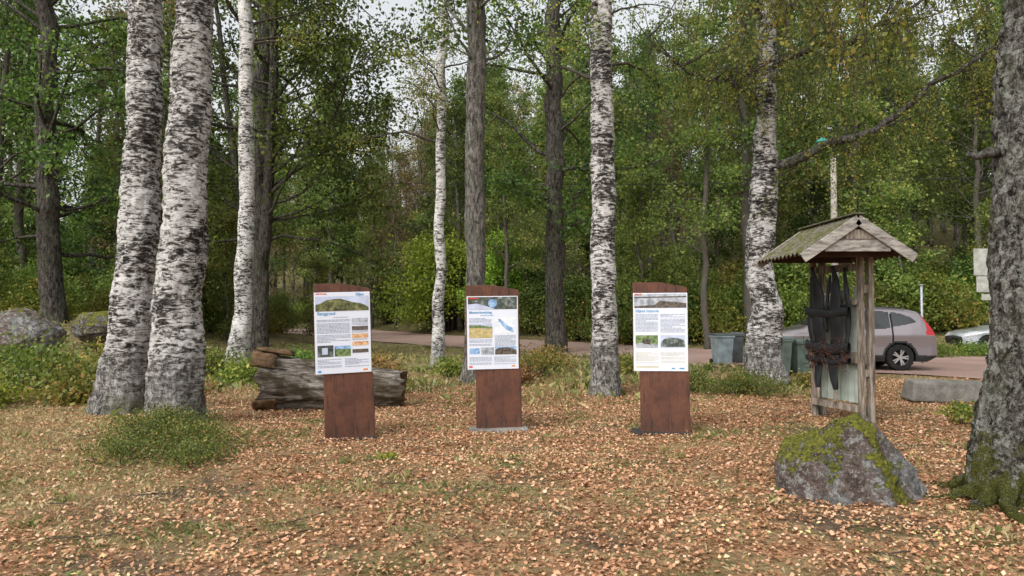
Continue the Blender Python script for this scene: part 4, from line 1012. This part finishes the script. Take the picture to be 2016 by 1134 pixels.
car('parked_car', (17.0, 28.6, float(H(18.5, 27.6)) + .03), math.radians(-5), 4.6, 1.80,
    [(0, .50), (.03, .64), (.15, .74), (.5, .84), (1.1, .93), (1.3, .97), (1.7, 1.2), (2.05, 1.36), (2.6, 1.43), (3.2, 1.38), (3.7, 1.2), (4.0, 1.07), (4.4, 1.03), (4.55, .95), (4.6, .6)],
    [(0, .62), (.6, .80), (1.3, .90), (3.5, .96), (4.6, .9)],
    [[(1.6, .95), (2.05, 1.25), (2.35, 1.34), (2.45, 1.34), (2.45, .95)], [(2.52, .95), (2.52, 1.34), (3.0, 1.32), (3.6, 1.06), (3.4, .98)]],
    (1.35, 2.05), (3.3, 3.95), [1.5, 2.48, 3.4], (.86, 3.6), .325, M_silver,
    [(4.4, .7), (4.6, .7), (4.6, .95), (4.35, .9)], [(0, .56), (.0, .68), (.35, .80), (.7, .82), (.4, .66)], False)

# ------------------------------------------------------------------ bins
def bin_(loc, yaw, col, h=.98, lidc=None, s=1.0):
    m = simple('bin_plastic', col, .5, .3, var=.35, scale=4); ml = simple('bin_lid', lidc or col, .5, .3)
    e = empty('wheelie_bin', loc, yaw); e.scale = (s, s, 1); mb = MB()
    def ring(w, d, z, yo=0): return [(-w, -d + yo, z), (w, -d + yo, z), (w, d + yo, z), (-w, d + yo, z)]
    V = ring(.21, .24, .06) + ring(.26, .31, h - .08) + ring(.29, .34, h - .07) + ring(.29, .34, h - .02)
    F = [(3, 2, 1, 0), (12, 13, 14, 15)]
    for i in range(3):
        for k_ in range(4): F.append((i * 4 + k_, i * 4 + (k_ + 1) % 4, (i + 1) * 4 + (k_ + 1) % 4, (i + 1) * 4 + k_))
    mb.add(V, F); o = mb.obj('body', [m], e); bevel(o, .02, 2)
    mb = MB(); V = ring(.30, .35, h - .015) + ring(.28, .31, h + .05, .02); mb.add(V, [(3, 2, 1, 0), (4, 5, 6, 7)] + [(k_, (k_ + 1) % 4, 4 + (k_ + 1) % 4, 4 + k_) for k_ in range(4)])
    mb.beam((-.22, .40, h), (.22, .40, h), .03, .03); o = mb.obj('lid', [ml], e); bevel(o, .015, 2)
    mb = MB()
    for s_ in (-1, 1): mb.lathe([(-.025, .001), (-.025, .10), (.025, .10), (.025, .001)], (s_ * .25, .24, .10), 20, 0, 'X')
    mb.obj('wheels', [M_tyre], e)
    mb = MB()
    for s_ in (-.12, 0, .12): mb.beam((s_, -.243, .1), (s_ * 1.1, -.302, h - .15), .03, .012)
    mb.obj('ribs', [m], e)
bin_((6.12, 21.6, .0), .1, (.22, .27, .29), .90, (.06, .07, .07), .95); bin_((6.85, 22.6, .0), -.1, (.07, .08, .08), .9, None, .7); bin_((6.60, 18.3, .0), .2, (.13, .17, .15), .92, None, .8); bin_((7.15, 18.4, .0), .1, (.10, .14, .12), .85, None, .7)

# ------------------------------------------------------------------ lamp, posts, notice boards
M_pole = simple('grey_pole_wood', (.32, .30, .26), .85, .2)
e = empty('street_lamp', (10.75, 24.6, 0)); mb = MB(); mb.tube([(0, 0, 0), (0, 0, 4), (0, 0, 6.7)], [.13, .11, .085], 14); mb.obj('wooden_pole', [M_pole], e, True)
mb = MB(); mb.tube([(0, 0, 6.55), (-.12, -.1, 7.0), (-.3, -.15, 7.22)], [.025] * 3, 8); mb.obj('bracket', [M_pole], e, True)
mb = MB(); mb.lathe([(0.14, .001), (.12, .07), (.05, .17), (0, .24), (-.02, .24), (-.03, .001)], (-.42, -.15, 7.22), 20, 0, 'Z'); o = mb.obj('lamp_head', [simple('teal_enamel', (.04, .25, .22), .4, .4)], e, True)
mb = MB(); mb.lathe([(-.03, .17), (-.10, .14), (-.14, .001)], (-.42, -.15, 7.22), 20, 0, 'Z'); mb.obj('lamp_glass', [simple('lamp_glass', (.5, .5, .45), .2, .5)], e, True)
e = empty('marker_post', (12.35, 22.3, 0)); mb = MB(); mb.tube([(0, 0, 0), (0, 0, 2.35)], [.035, .035], 12); mb.box((0, 0, 2.38), (.09, .09, .04)); mb.obj('post', [simple('galvanised', (.40, .43, .45), .5, .4, .4)], e, True)
e = empty('notice_board', (7.68, 12.0, 0), .05); mb = MB(); mb.box((.16, .05, 1.3), (.09, .07, 2.55)); mb.obj('post', [M_wood], e)
mb = MB(); mb.box((0, 0, 2.39), (.36, .03, .44)); mb.box((0.02, 0, 2.03), (.32, .03, .26)); mb.box((.06, 0, 1.82), (.24, .03, .10)); o = mb.obj('boards', [simple('board_grey', (.38, .39, .35), .7, .2, var=.3, scale=9)], e); bevel(o, .006, 1)

e = empty('overhead_cable'); mb = MB()
mb.tube([(x, 30 - x * .12, 6.6 + .0012 * (x - 11) ** 2) for x in np.linspace(-50, 60, 40)], [.012] * 40, 4); mb.obj('cable', [M_plastic], e)

# ------------------------------------------------------------------ light, sky, camera
w = bpy.data.worlds.new('World'); scene.world = w; w.use_nodes = True; nt = w.node_tree
sky = nt.nodes.new('ShaderNodeTexSky'); sky.sky_type = 'NISHITA'; sky.sun_disc = False
sunv = Vector((-.45, -.62, .85)).normalized()
sky.sun_elevation = math.asin(sunv.z); sky.sun_rotation = math.atan2(sunv.x, sunv.y); sky.air_density = 1.5; sky.dust_density = 5; sky.ozone_density = 1
hs = nt.nodes.new('ShaderNodeHueSaturation'); hs.inputs['Saturation'].default_value = .16; hs.inputs['Value'].default_value = 1.65
nt.links.new(sky.outputs[0], hs.inputs['Color']); nt.links.new(hs.outputs[0], nt.nodes['Background'].inputs['Color']); nt.nodes['Background'].inputs['Strength'].default_value = .15
ld = bpy.data.lights.new('sun', 'SUN'); ld.energy = 1.3; ld.angle = math.radians(25); ld.color = (1, .965, .92)
lo = bpy.data.objects.new('sun', ld); lo.rotation_euler = sunv.to_track_quat('Z', 'Y').to_euler(); COL.objects.link(lo)
cd = bpy.data.cameras.new('camera'); cd.lens = 26; cd.sensor_width = 36; cd.clip_end = 1000; cd.clip_start = .05
co = bpy.data.objects.new('camera', cd); co.location = (0, 0, 1.6); co.rotation_euler = (math.radians(90 + 1.77), 0, 0); COL.objects.link(co); scene.camera = co
